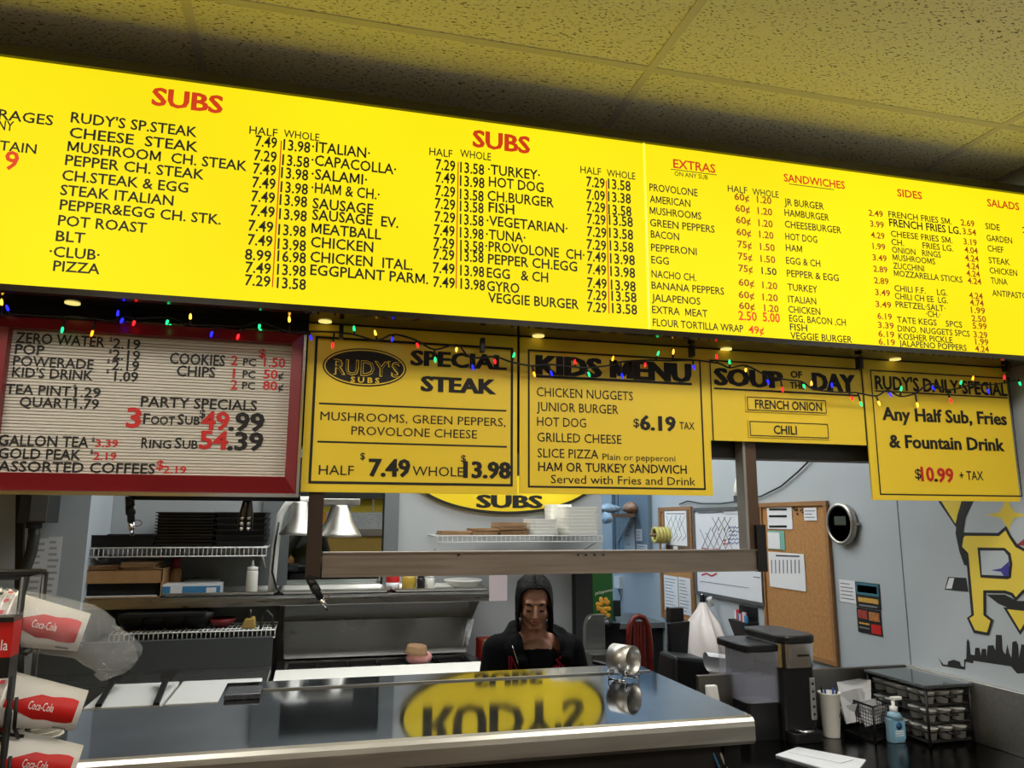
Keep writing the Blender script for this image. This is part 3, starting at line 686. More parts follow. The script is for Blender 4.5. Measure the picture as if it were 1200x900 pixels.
# ------------------------------------------------------------------ wire shelves
def wire_shelf(label, x0,x1,ytop,ybot,Yf,dep,px_step=5.4,bracket=True):
    A,B,zb,zt=pxr(x0,ytop,x1,ybot,Yf)
    t=thing('wire_shelf',label,'shelf',((A+B)/2,Yf+dep/2,zb))
    MB().tube([(A,Yf,zt),(B,Yf,zt)],.004,6).build('front_wire','white_plastic',t)
    MB().tube([(A,Yf,zb),(B,Yf,zb)],.004,6).build('front_wire','white_plastic',t)
    n=int((x1-x0)/px_step); m=MB()
    for i in range(n+1):
        x=A+(B-A)*i/n; m.tube([(x,Yf,zb),(x,Yf,zt),(x,Yf+dep,zt)],.0026,4)
    o=m.build('cross_wires','white_plastic',t); o['kind']='stuff'
    for f in (.33,.66,1): MB().tube([(A,Yf+dep*f,zt-.004),(B,Yf+dep*f,zt-.004)],.004,6).build('long_wire','white_plastic',t)
    if bracket:
        for x in (A+.02,B-.02):
            MB().tube([(x,Yf+.03,zb),(x,YW-.001,zb-.09)],.005,6).build('bracket','white_plastic',t)
    return t,A,B,zb,zt
_,pA,pB,_,zs1=wire_shelf('white wire shelf holding stacks of dark pans, left of the window',104,312,642,652,4.5,YW-4.5)
_,rA,rB,_,zs2=wire_shelf('white wire shelf holding white foam boxes under the oval sign',513,706,628,635,4.5,YW-4.5)
_,lA,lB,_,zs3=wire_shelf('low white wire rack holding black trays above the white cutting boards',128,322,741,750,4.35,.35,bracket=False)
# pans on the upper left shelf
def pan(x0,x1,y0,y1,z,h,mat,label,group,cat='pan',name='sheet_pan',fl=.012):
    m=MB(); w=.004
    m.hexa([(x0+fl,y0+fl,z),(x1-fl,y0+fl,z),(x1-fl,y1-fl,z),(x0+fl,y1-fl,z),(x0,y0,z+h),(x1,y0,z+h),(x1,y1,z+h),(x0,y1,z+h)])
    m.f.pop(1); m.sm.pop(1)       # open top
    m.add([(x0-.008,y0-.008,z+h),(x1+.008,y0-.008,z+h),(x1+.008,y1+.008,z+h),(x0-.008,y1+.008,z+h),(x0,y0,z+h),(x1,y0,z+h),(x1,y1,z+h),(x0,y1,z+h),
           (x0-.008,y0-.008,z+h-.006),(x1+.008,y0-.008,z+h-.006),(x1+.008,y1+.008,z+h-.006),(x0-.008,y1+.008,z+h-.006)],
          [(0,1,5,4),(1,2,6,5),(2,3,7,6),(3,0,4,7),(0,8,9,1),(1,9,10,2),(2,10,11,3),(3,11,8,0)])
    m.add([(x0+fl,y0+fl,z+.002),(x1-fl,y0+fl,z+.002),(x1-fl,y1-fl,z+.002),(x0+fl,y1-fl,z+.002)],[(0,1,2,3)])
    o=m.build(name,mat,None); return tag(o,label,cat,group)
zz=zs1+.005
a0,a1,_,ztop=pxr(183,600,250,640,4.53); n=11; hh=(ztop-zz)/n
for i in range(n): pan(a0,a1,4.53+random.uniform(0,.01),4.86,zz+i*hh,hh*.97,'pan_dark','dark sheet pan in the taller left stack on the upper wire shelf','sheet pans in the left stack',fl=.004)
a0,a1,_,ztop=pxr(253,600,311,640,4.53); n=6; hh=(ztop-zz)/n
for i in range(n): pan(a0,a1,4.52+random.uniform(0,.01),4.86,zz+i*hh,hh*.97,'pan_black','black deep pan in the right stack on the upper wire shelf','deep pans in the right stack',name='deep_pan',fl=.008)
a0,a1,_,ztop=pxr(97,627,181,640,4.52)
pan(a0,a1,4.52,4.84,zz,ztop-zz,'pan_black','single low black tray at the left end of the upper wire shelf',None,name='baking_tray',fl=.01)

# ------------------------------------------------------------------ stainless wall shelf
YSH=4.48
A,B,zlo,zhi=pxr(88,698,575,710,YSH); ZSH=zhi
t=thing('steel_shelf','long stainless wall shelf carrying trays and jars across the back wall','shelf',((A+B)/2,YSH+.2,zlo))
MB().box(A,B,YSH,YW-.001,zhi-.012,zhi).box(A,B,YSH,YSH+.008,zlo,zhi-.012).build('shelf_plate','steel',t,bevel=.002)
for px in (330,566):
    x=onY(px,715,YSH).x
    MB().extr([Vector((x,YW-.001,zhi-.012)),Vector((x,YSH+.03,zhi-.012)),Vector((x,YW-.001,zhi-.24))],(.006,0,0)).build('bracket','steel',t)
# three sheet trays lying along the shelf
for i,(p0,p1,lb) in enumerate(((190,324,'aluminium tray on the wall shelf under the blue carton'),(328,457,'aluminium tray on the wall shelf under the heat lamp'),(461,573,'aluminium tray on the wall shelf carrying the jars'))):
    x0=onY(p0,697,YSH).x; x1=onY(p1,697,YSH).x
    pan(x0+.008,x1-.008,YSH+.012,YW-.03,ZSH+.001,.022,'steel_soft',lb,'trays on the wall shelf',cat='tray',name='tray',fl=.012)
zt=ZSH+.005
# heat lamp
Yh=4.62
t=thing('heat_lamp','silver heat lamp with two conical shades on a bent arm on the wall shelf','lamp',(onY(318,695,Yh).x,Yh,ZSH+.004))
p=[onY(x,y,Yh) for x,y in ((318,696),(321,660),(325,620),(329,603),(337,591),(348,586),(372,586))]; p[0].z=zt+.004
MB().tube(p,[.022]*len(p),10).build('stand_arm','white_plastic',t)
aa=onY(368,584,Yh-.02); bb=onY(422,592,Yh-.02); MB().box(aa.x,bb.x,Yh-.03,Yh+.03,bb.z,aa.z).build('lamp_bar','steel_soft',t,bevel=.004)
for cx,ty,by,w in ((352,588,627,23),(400,592,629,25)):
    top=onY(cx,ty,Yh); bt=onY(cx+2,by,Yh); rb=onY(cx+w,by,Yh).x-onY(cx,by,Yh).x; h=top.z-bt.z
    MB().lathe([(.045,h),(.05,h-.01),(rb*.62,h*.5),(rb*.95,.02),(rb,.01),(rb,0),(rb-.004,0),(rb*.93,.02),(rb*.6,h*.5),(.04,h-.01)],(top.x,Yh,bt.z),(0,0,1),28).build('shade','steel_soft',t)
    MB().lathe([(.0001,.02),(.03,.03),(.035,.06),(.02,.1)],(top.x,Yh,bt.z),(0,0,1),16).build('bulb','foam_white',t)
p=[onY(x,y,Yh-.03) for x,y in ((327,612),(322,640),(319,670),(324,690),(327,697))]; MB().tube(p,.006,6).build('cord','black_plastic',t)
MB().box(p[0].x-.035,p[0].x+.045,Yh-.05,Yh+.05,zt,zt+.01).build('foot','black_plastic',t)
# jars on the shelf
def jar(name,label,cat,px0,py0,px1,py1,Y,parts,zbase=None):
    A,B,zb,zt_=pxr(px0,py0,px1,py1,Y)
    if zbase is not None: zb=zbase
    r=(B-A)/2; c=((A+B)/2,Y+r,zb); h=zt_-zb
    t=thing(name,label,cat,c)
    for pn,prof,mt in parts: MB().lathe([(q*r,z*h) for q,z in prof],c,(0,0,1),20).build(pn,mt,t)
    return t
jar('spice_can','red and white can beside the yellow jar on the wall shelf','can',453,672,469,695,4.6,[('body',[(.95,0),(1,.03),(1,.92),(.95,.95)],'sign_red'),('label_band',[(1.01,.1),(1.01,.45)],'white_paper'),('lid',[(.9,.95),(.9,1)],'chrome')],zt)
jar('sauce_jar','yellow jar between the red can and the dark jar','jar',472,672,489,696,4.58,[('body',[(.9,0),(1,.05),(1,.75),(.8,.85)],M('mustard',(186,156,60),.3)),('lid',[(.85,.85),(.85,1),(.01,1)],'oval_yellow')],zt)
jar('sauce_jar','small black jar next to the yellow jar on the wall shelf','jar',489,675,498.5,694,4.56,[('body',[(.9,0),(1,.05),(1,.8),(.7,.88)],'black_plastic'),('lid',[(.8,.88),(.8,1),(.01,1)],'black_matte')],zt)
jar('shaker_bottle','cream plastic bottle at the right of the jars','bottle',499,675,510,694,4.58,[('body',[(.9,0),(1,.04),(1,.8),(.8,.86)],'foam_white'),('lid',[(.85,.86),(.85,1),(.01,1)],'white_plastic')],zt)
jar('squeeze_bottle','white squeeze bottle with pointed nozzle beside the heat lamp','bottle',288,657,302,697,4.52,[('body',[(.88,0),(1,.04),(1,.62),(.98,.66),(.9,.7)],'foam_white'),('cap',[(.92,.7),(.92,.8),(.4,.82)],'white_plastic'),('nozzle',[(.3,.82),(.1,1)],'white_plastic')],zt)
A,B,zb,z2=pxr(523,684,568,696,4.55)
m=MB().lathe([(.4,0),(.42,.004),(.98,.1),(1,.12),(.96,.125),(.42,.03),(.01,.03)],(0,0,0),(0,0,1),32); m.v=[((A+B)/2+x*(B-A)/2,4.64+y*.13,zt+z*.45) for x,y,z in m.v]
tag(m.build('platter','white_plastic',None),'white oval platter on the right end of the wall shelf','platter')
# carton with folded bags
x0,x1,z0,z1=pxr(89,668,188,703,4.46); z0=ZSH+.001
t=thing('cardboard_carton','open cardboard carton of dark sheets on the left of the wall shelf','carton',((x0+x1)/2,4.66,z0))
MB().box(x0,x1,4.5,4.505,z0+(z1-z0)*.52,z1).build('front_flap','cardboard',t)
MB().box(x0,x0+.006,4.5,4.86,z0,z1).build('side','cardboard',t); MB().box(x1-.006,x1,4.5,4.86,z0,z1).build('side','cardboard',t)
MB().box(x0,x1,4.5,4.86,z0,z0+.005).box(x0,x1,4.855,4.86,z0,z1).build('back','cardboard',t)
MB().box(x0+.01,x1-.02,4.51,4.84,z0+.006,z0+.012).build('paper_sheet','white_paper',t)
MB().box(x0+.01,x1-.02,4.53,4.84,z0+.012,z0+(z1-z0)*.5).build('dark_contents','black_matte',t)
MB().box(x0+.006,x1-.006,4.5,4.855,z1-.006,z1-.001).build('top_sheet','cardboard',t)
def bag_stack(label,x0,y0,x1,y1,Y,dep,n,zbase=None):
    A,B,zb,z2=pxr(x0,y0,x1,y1,Y); zb=zbase if zbase is not None else zb
    t=thing('paper_bag_stack',label,'paper bags',((A+B)/2,Y+dep/2,zb)); h=(z2-zb)/n
    for i in range(n):
        d=random.uniform(-.008,.008); e=random.uniform(-.012,.012)
        MB().hexa([(A+d,Y+e,zb+i*h),(B+d,Y+e*.5,zb+i*h),(B+d,Y+dep,zb+i*h),(A+d,Y+dep,zb+i*h),(A+d,Y+e,zb+i*h+h*.95),(B+d,Y+e,zb+i*h+h*.85),(B+d,Y+dep,zb+i*h+h*.9),(A+d,Y+dep,zb+i*h+h*.9)]).build('paper_bag','brown_paper',t)
    return t
bag_stack('flat brown paper bags on the left half of the carton',94,663,139,671,4.53,.25,3,z1)
bag_stack('puffy brown paper bags on the right half of the carton',142,659,182,671,4.53,.25,4,z1)
jar('condiment_jar','red topped jar behind the blue and white carton','jar',198,654,212,683,4.7,[('body',[(.9,0),(1,.05),(1,.6),(.8,.7)],'cardboard'),('lid',[(.88,.7),(.88,1),(.01,1)],M('lid_red',(120,34,30),.5))],zt)
x0,x1,z0,z1=pxr(190,687,258,697,4.5); z0=zt+.001
t=thing('glove_carton','white carton with a blue printed band on the wall shelf','carton',((x0+x1)/2,4.58,z0))
MB().box(x0,x1,4.5,4.66,z0,z1+.01).build('carton_box','white_paper',t); box('blue_band','blue_print',t, x0+.1,x1+.001,4.4985,4.5,z0+.003,z1)
box('blue_band','blue_print',t, x0-.001,x0+.04,4.4985,4.5,z0+.003,z1); box('print_patch','white_paper',t, x0+.22,x0+.27,4.4975,4.4985,z0+.012,z1-.008)
t=thing('steel_basin','shallow steel pan lying behind the blue banded carton','pan',(onY(230,684,4.72).x,4.76,zt))
A,B,_,z2=pxr(216,680,256,690,4.7); MB().hexa([(A+.03,4.68,zt),(B-.03,4.68,zt),(B-.03,4.86,zt),(A+.03,4.86,zt),(A,4.67,z2),(B,4.67,z2),(B,4.87,z2),(A,4.87,z2)]).build('basin_body','steel_soft',t)
# hanging note right of the shelf
A,B,z0,z1=pxr(573,674,594,704,YSH-.005); tag(MB().box(A,B,YSH-.012,YSH-.010,z0,z1).build('order_note','paper_pink',None),'blank pinkish paper taped to the right end of the wall shelf','paper')
# backing panel under shelf and left
x0=onY(110,760,YW).x; x1=onY(325,760,YW).x
t=struct(box('trim_3','grey_panel',None, x0,x1,YW-.012,YW-.001,.4,zs1-.05))

# ------------------------------------------------------------------ foam boxes and bags on right wire shelf
def foam_stack(label,group,x0,y0,x1,y1,Y,dep,n):
    A,B,_,zt_=pxr(x0,y0,x1,y1,Y); zb=zs2+.005; h=(zt_-zb)/n
    for i in range(n):
        z=zb+i*h; d=random.uniform(-.003,.003); f=.022
        m=MB().rbox(A+d,B+d,Y,Y+dep,z,z+h*.97,r=.035,n=4)
        for q_,v_ in enumerate(m.v):
            if abs(v_[2]-z)<1e-6: m.v[q_]=((A+B)/2+(v_[0]-(A+B)/2)*.95,Y+dep/2+(v_[1]-Y-dep/2)*.95,v_[2])
        tag(m.build('foam_box','foam_white',None,bevel=.002),label,'foam box',group)
foam_stack('white foam takeout tray in the short stack by the brown paper bags','foam trays in the short stack',622,608,655,628,4.53,.2,5)
foam_stack('white foam takeout tray in the tall stack at the right end of the wire shelf','foam trays in the tall stack',662,594,703,630,4.53,.25,8)
foam_stack('white foam takeout tray in the rear stack behind the tall one','foam trays in the rear stack',647,591,672,628,4.66,.2,8)
bag_stack('thin flat stack of brown paper bags at the left end of the foam box shelf',518,622,553,627,4.54,.2,2,zs2+.005)
bag_stack('middle stack of brown paper bags on the shelf under the oval sign',554,619,584,627,4.54,.22,3,zs2+.005)
bag_stack('tallest stack of brown paper bags next to the foam trays',586,612,618,627,4.54,.22,5,zs2+.005)

# ------------------------------------------------------------------ lower left: trays, bowl and cutting boards
t=thing('muffin_tray','black moulded tray with deep cups on the low wire rack','tray',(onY(195,738,4.45).x,4.5,zs3+.004))
A,B,_,z2=pxr(140,719,240,741,4.4); zb=zs3+.004
MB().box(A,B,4.38,4.66,z2-.015,z2).build('tray_rim','pan_black',t)
for i in range(4):
    x=A+(B-A)*(i+.5)/4
    MB().lathe([(.05,0),(.08,(z2-zb)*.5),(.09,z2-zb-.006)],(x,4.5,zb),(0,0,1),16).build('cup','pan_black',t)
A,B,_,z2=pxr(240,727,274,741,4.42)
m=MB().lathe([(.5,0),(.85,.5),(1,1),(.95,1),(.8,.5),(.45,.08),(.01,.08)],(0,0,0),(0,0,1),24); m.v=[((A+B)/2+x*(B-A)/2,4.52+y*.09,zb+z*(z2-zb)) for x,y,z in m.v]
tag(m.build('red_bowl',M('bowl_red',(130,40,44),.35),None),'small dark red bowl on the low wire rack','bowl')
t=thing('tape_gun','yellow handled tool with a black cord on the right end of the low wire rack','tool',(onY(291,738,4.42).x,4.42,zb))
A,B,_,z2=pxr(283,717,300,741,4.42); MB().hexa([(A,4.4,zb),(B,4.4,zb),(B,4.5,zb),(A,4.5,zb),(A+.015,4.4,z2-.04),(B-.01,4.4,z2-.03),(B-.01,4.5,z2-.03),(A+.015,4.5,z2-.04)]).build('handle',M('tool_yellow',(170,140,70),.5),t,bevel=.006)
MB().tube([(A+.04,4.44,z2-.04),(A+.04,4.44,z2+.01)],.008,6).build('switch','black_plastic',t)
p=[onY(x,y,4.44) for x,y in ((305,741),(307,722),(313,716),(319,722),(320,736))]; MB().tube(p,.008,6).build('cord','black_plastic',t)
# prep table on the left
P=onZ(95,834,.95)
t=thing('work_table','grey steel work table under the low wire rack','table',(-.55,3.75,0))
box('table_top','steel',t, -1.25,-.17,3.44,4.3,.905,.935)
box('back_panel','grey_dark',t, -1.25,-.17,4.3,4.34,.6,zs3-.03)
for x in (-1.2,-.22):
    for y in (3.5,4.24): box('leg','steel',t, x-.02,x+.02,y-.02,y+.02,0,.905)
tag(box('cutting_board','white_plastic',None, -.83,-.55,3.45,3.9,.936,.955,bevel=.004),'white cutting board on the left work table, left of the two','cutting board')
tag(box('cutting_board','white_plastic',None, -.535,-.19,3.45,3.9,.936,.955,bevel=.004),'white cutting board on the left work table, next to the prep fridge','cutting board')
for a,b,lb in (((115,829),(133,796),'black handled spatula lying on the white cutting board, the left one'),((183,827),(196,791),'black handled spatula lying on the white cutting board, the right one')):
    p=onZ(*a,.965); q=p+Vector((-.03,.5,.06)); d=(q-p).normalized(); s=Vector((1,0,0))
    t=thing('spatula',lb,'spatula',p,'spatulas on the cutting boards')
    MB().hexa([p-s*.012,p+s*.012,p+s*.012+d*.3,p-s*.012+d*.3,p-s*.012+Vector((0,0,.012)),p+s*.012+Vector((0,0,.012)),p+s*.012+d*.3+Vector((0,0,.012)),p-s*.012+d*.3+Vector((0,0,.012))]).build('handle','black_plastic',t,bevel=.003)
    MB().hexa([p-s*.02+d*.3,p+s*.02+d*.3,p+s*.045+d*.45,p-s*.045+d*.45,p-s*.02+d*.3+Vector((0,0,.003)),p+s*.02+d*.3+Vector((0,0,.003)),p+s*.045+d*.45+Vector((0,0,.003)),p-s*.045+d*.45+Vector((0,0,.003))]).build('blade','pan_dark',t)

# ------------------------------------------------------------------ sandwich prep fridge
fx0,fx1=-.15,.955; yf0,yf1=4.03,4.78; zf=.88
t=thing('prep_fridge','stainless sandwich prep fridge with its lid open and a white cutting board along the front','fridge',((fx0+fx1)/2,4.4,0))
box('body','steel',t, fx0,fx1,yf0+.04,yf1,.1,zf-.02)
box('base','black_matte',t, fx0+.02,fx1-.02,yf0+.08,yf1-.02,0,.1)
box('cutting_board','foam_white',t, fx0,fx1,yf0,yf0+.34,zf,zf+.022,bevel=.004)
MB().box(fx0,fx1,yf0+.35,yf0+.37,zf-.02,zf+.01).box(fx0,fx1,yf1-.1,yf1-.06,zf-.02,zf+.01).box(fx0,fx0+.04,yf0+.37,yf1-.1,zf-.02,zf+.01).box(fx1-.04,fx1,yf0+.37,yf1-.1,zf-.02,zf+.01).build('well_rim','steel',t)
box('well_floor','black_matte',t, fx0+.04,fx1-.04,yf0+.37,yf1-.1,zf-.16,zf-.15)
foods=[('food_olive',(150,146,60)),('food_pepper',(186,170,60)),('food_tomato',(176,60,52)),('food_pickle',(130,150,70)),('food_ham',(196,140,130)),('food_dark',(70,60,50))]
wfd=(fx1-fx0-.1)/6
for i,(nm,rgb) in enumerate(foods):
    a=fx0+.05+wfd*i
    pn=MB().box(a+.005,a+wfd-.005,yf0+.38,yf0+.385,zf-.1,zf).box(a+.005,a+wfd-.005,yf1-.115,yf1-.11,zf-.1,zf).box(a+.005,a+.01,yf0+.385,yf1-.115,zf-.1,zf).box(a+wfd-.01,a+wfd-.005,yf0+.385,yf1-.115,zf-.1,zf).build('food_pan','black_plastic',t)
    bm=MB(); nx=8
    vs=[];fs=[]
    for u in range(nx+1):
        for v in range(nx+1): vs.append((a+.01+(wfd-.02)*u/nx, yf0+.385+(yf1-yf0-.5)*v/nx, zf-.035+random.uniform(-.008,.012)))
    for u in range(nx):
        for v in range(nx): k=u*(nx+1)+v; fs.append((k,k+nx+1,k+nx+2,k+1))
    fo=bm.add(vs,fs,True).build('filling',M(nm,rgb,.6,var=.25,vscale=60),pn); fo['kind']='stuff'
# open lid: sloping steel sheet
l0=onY(330,776,4.72); l1=onY(548,722,4.84)
za=zf+.02; zb_=l1.z
lid=MB(); Xa,Xb=onY(332,724,4.84).x,l1.x
lid.hexa([(fx0+.03,4.70,za),(fx1-.02,4.70,za),(fx1-.02,4.715,za),(fx0+.03,4.715,za),(Xa,4.83,zb_),(Xb,4.83,zb_),(Xb,4.845,zb_),(Xa,4.845,zb_)]).build('lid',M('steel_lid',(140,138,134),.25,1,var=.15,vscale=3),t,bevel=.002)
MB().hexa([(fx1-.05,4.70,za),(fx1-.02,4.70,za),(fx1-.02,4.715,za),(fx1-.05,4.715,za),(Xb,4.826,zb_),(Xb+.04,4.826,zb_-.02),(Xb+.04,4.845,zb_-.02),(Xb,4.845,zb_)]).build('lid_hinge_side','steel',t)
# bag of ham standing in the rail
p=onY(492,778,4.33); h=onY(492,761,4.33).z-zf-.02
t=thing('meat_bag','pink meat in a bag with a brown paper top standing behind the cutting board','food bag',(p.x,4.42,zf+.0))
MB().ball((p.x+.01,4.44,zf+.045),.075,.055,.042,14,8).build('meat',M('ham_pink',(214,150,150),.6,var=.15,vscale=40),t)
MB().lathe([(.07,.0),(.062,.012),(.058,.035),(.05,.045),(.001,.048)],(p.x-.008,4.43,zf+.07),(.08,-.05,1),10).build('paper_top','brown_paper',t)
# table with carton right of the fridge
t=thing('side_table','steel side table between the prep fridge and the worker','table',(1.25,4.45,0))
box('table_top','steel',t, .99,1.50,4.2,4.8,.83,.86)
for x in (1.02,1.47):
    for y in (4.24,4.76): box('leg','steel',t, x-.02,x+.02,y-.02,y+.02,0,.83)
x0,x1,z0,z1=pxr(556,757,596,774,4.3)
t=thing('cardboard_carton','open cardboard carton lined with white paper beside the worker','carton',((x0+x1)/2,4.4,.861))
x0=max(x0,1.0); z1=max(z1,.93)
MB().box(x0,x1,4.22,4.226,.861,z1-.02).box(x0,x0+.006,4.2,4.56,.861,z1).box(x1-.006,x1,4.2,4.56,.861,z1).box(x0,x1,4.554,4.56,.861,z1).box(x0,x1,4.2,4.56,.861,.866).build('carton_walls','cardboard',t)
MB().box(x0+.01,x1-.01,4.21,4.55,.868,z1-.03).build('white_liner','white_paper',t)
x0,x1,z0,z1=pxr(556,749,588,757,4.62)
x0=max(x0,1.0)
t=thing('plastic_packet','red and white printed packet lying behind the open carton','packet',((x0+x1)/2,4.66,.861))
MB().box(x0,x1,4.58,4.74,.861,max(z1,.96)).build('packet_body','sign_red',t,bevel=.01); box('print_panel','white_paper',t, x0+.02,x0+.1,4.577,4.58,.88,.93)

# ------------------------------------------------------------------ left end: switch box, conduit, notices
t=thing('switch_box','dark electrical switch box with a bent conduit on the left wall strip','switch box',onY(40,614,4.2))
A,B,z0,z1=pxr(24,540,57,613,4.2)
MB().box(A,B,4.2,4.4,z0,z1).build('box_body','conduit',t,bevel=.004)
box('box_side_plate',M('box_grey',(92,92,88),.5),t, B-.07,B+.002,4.195,4.2,z0+.01,z1)
p=[onY(x,y,4.28) for x,y in ((40,612),(40,628),(37,646),(30,666),(25,690),(22,740),(20,800))]; MB().tube(p,.026,10).build('conduit','conduit',t)
MB().lathe([(.035,0),(.035,.04)],p[0]-Vector((0,0,.03)),(0,0,1),12).build('connector','conduit',t)
pz=onY(23,640,4.3); 
t=struct(MB().hexa([onY(16,760,4.3),onY(26,760,4.3),onY(26,760,4.3)+Vector((0,.03,0)),onY(16,760,4.3)+Vector((0,.03,0)),onY(19,540,4.3),onY(27,540,4.3),onY(27,540,4.3)+Vector((0,.03,0)),onY(19,540,4.3)+Vector((0,.03,0))]).build('trim_4','black_metal',None))
# grey steel column behind: nearer wall strip carrying the notices
wa=onY(-60,640,4.42).x; wb2=onY(100,640,4.42).x
struct(box('wall_strip','wall_paint',None, wa,wb2,4.44,YW-.002,0,CEIL)).name='wall_left_return'
for (x0,y0,x1,y1,lb) in ((33,631,53,702,'printed notice sheet on the left wall strip, the one nearer the conduit'),(53,629,69,698,'printed notice sheet on the left wall strip, the right one')):
    A,B,z0,z1=pxr(x0,y0,x1,y1,4.43)
    t=thing('notice_sheet',lb,'notice',((A+B)/2,4.435,z0),'notices on the left wall strip')
    box('paper','white_paper',t, A,B,4.436,4.438,z0,z1)
    for k in range(9):
        zz=z1-(z1-z0)*(k+.7)/9.6; L=random.uniform(.45,.8)
        box('print_block',M('print_grey',(176,176,172),.8),t, A+(B-A)*.12,A+(B-A)*(.12+L),4.4352,4.436,zz-.012,zz)
# hanging tongs on the pipe
A0=onY(290,580,YP+.06)
t=thing('tongs','steel tongs hanging from the black pipe under the letter board','tongs',onY(288,626,YP+.03))
for dx,x2 in ((-.004,284),(.006,292)):
    a=onY(291+dx*300,580,YP+.033); b=onY(x2,606,YP+.033); c_=onY(x2-1,622,YP+.033)
    MB().tube([a,a+(b-a)*.5,b,c_],[.006,.009,.011,.011],8).build('arm',M('tong_steel',(70,68,66),.3,1),t)
    for k in range(3):
        q=b+(c_-b)*(k*.4); MB().ball(q+Vector((0,-.008,-.002)),.006,.005,.006,8,6).build('scallop','chrome',t)
# ------------------------------------------------------------------ right wall: painted mural (flat paint on the wall)
def wallpoly(name, pts, mat, lift, ox=1080, oy=580, k=4.0917):
    P=[]
    for x,y in pts:
        q=onX(ox+x/k, oy+y/k, XR); P.append(Vector((XR-lift,q.y,q.z)))
    return MB().poly(P).build(name, mat, WR)
M('mural_yellow',(226,200,70),.7); M('mural_black',(28,28,30),.7); M('mural_grey',(176,184,190),.7); M('mural_blue',(62,50,140),.7); M('mural_red',(150,40,50),.7); M('mural_white',(220,222,224),.7)
wallpoly('mural_triangle',[(80,30),(200,30),(165,155)],'mural_black',.0006); wallpoly('mural_triangle',[(95,30),(192,30),(163,138)],'mural_yellow',.0010)
wallpoly('mural_curve',[(193,30),(248,30),(212,110),(200,190),(218,340),(205,335),(182,270),(164,185),(172,100)],'mural_black',.0014)
wallpoly('mural_star',[(310,95),(370,84),(395,50),(400,20),(415,20),(430,60),(450,84),(510,95),(445,112),(428,140),(416,175),(402,140),(380,110)],'mural_yellow',.0010)
wallpoly('mural_star',[(455,240),(500,205),(560,180),(560,250)],'mural_red',.0010)
wallpoly('mural_stick',[(128,393),(215,398),(226,464),(112,454)],'mural_black',.0012); wallpoly('mural_stick_tape',[(134,398),(158,399),(146,450),(118,449)],'mural_white',.0016)
wallpoly('mural_blade',[(313,478),(400,478),(460,508),(560,510),(560,556),(440,552),(370,522)],'mural_black',.0012)
wallpoly('mural_triangle',[(392,538),(560,556),(474,672)],'mural_black',.0010); wallpoly('mural_triangle',[(412,548),(530,560),(473,650)],'mural_yellow',.0014)
wallpoly('mural_letter_outline',[(186,250),(190,200),(200,180),(368,182),(408,148),(432,195),(460,235),(491,255),(530,262),(566,300),(570,400),(532,455),(491,472),(455,510),(430,482),(400,472),(312,470),(312,572),(347,600),(326,674),(252,662),(219,590),(240,574),(214,282)],'mural_black',.0020)
wallpoly('mural_letter',[(197,248),(203,207),(210,196),(375,197),(405,170),(424,206),(453,250),(491,270),(522,276),(552,305),(556,395),(520,440),(484,458),(455,490),(440,470),(404,458),(298,457),(299,577),(333,604),(316,660),(259,648),(232,592),(254,577),(227,280)],'mural_yellow',.0026)
wallpoly('mural_letter_hole',[(271,252),(402,254),(430,280),(439,330),(432,398),(415,404),(286,396)],'mural_black',.0032)
wallpoly('mural_letter_hole',[(285,267),(398,267),(418,290),(425,330),(420,388),(293,383)],'mural_grey',.0037)
wallpoly('mural_star',[(338,361),(385,352),(424,318),(424,360),(420,388),(400,390),(385,368)],'mural_blue',.0042)
wallpoly('mural_skyline',[(80,778),(105,812),(125,815),(128,798),(155,790),(185,800),(190,820),(205,824),(204,790),(215,785),(217,705),(222,690),(230,705),(236,765),(255,768),(258,733),(278,733),(285,770),(290,738),(310,738),(313,775),(318,722),(345,720),(355,745),(357,670),(385,672),(390,745),(403,765),(412,715),(422,760),(432,780),(436,705),(455,700),(464,720),(468,780),(480,716),(530,722),(530,850),(460,857),(430,822),(250,795),(248,808),(212,800),(210,838),(100,820)],'mural_black',.0010)

# ------------------------------------------------------------------ things on the right wall
def rw(x0,y0,x1,y1):
    P=onX(x0,(y0+y1)/2,XR); Q=onX(x1,(y0+y1)/2,XR); t=onX((x0+x1)/2,y0,XR).z; b=onX((x0+x1)/2,y1,XR).z
    return min(P.y,Q.y),max(P.y,Q.y),b,t
def board(name,label,cat,x0,y0,x1,y1,frame,face,fw=.022):
    a,b,z0,z1=rw(x0,y0,x1,y1); X=XR-.004
    t=thing(name,label,cat,(XR-.01,(a+b)/2,z0))
    box('face',face,t, X-.006,X,a+fw,b-fw,z0+fw,z1-fw)
    for u in ((a,b,z0,z0+fw),(a,b,z1-fw,z1),(a,a+fw,z0+fw,z1-fw),(b-fw,b,z0+fw,z1-fw)): box('frame',frame,t, X-.016,X,*u)
    return t,a,b,z0,z1
def sheet(parent,x0,y0,x1,y1,mat='white_paper',lift=.012,name='paper',lines=0,ink='ink',thick=.0012):
    a,b,z0,z1=rw(x0,y0,x1,y1)
    o=box(name,mat,parent, XR-lift-thick,XR-lift,a,b,z0,z1)
    X=XR-lift-thick-.0006
    for k in range(lines):
        zz=z1-(z1-z0)*(k+1)/(lines+1); L=random.uniform(.55,.9)
        MB().add([(X,b-(b-a)*.08,zz-.0022),(X,b-(b-a)*L,zz-.0022),(X,b-(b-a)*L,zz+.0022),(X,b-(b-a)*.08,zz+.0022)],[(0,1,2,3)]).build('print_line',ink,o)
    return o,a,b,z0,z1
M('pen_blue',(40,70,150),.7); M('pen_red',(180,50,50),.7); M('pen_grey',(120,122,128),.7)
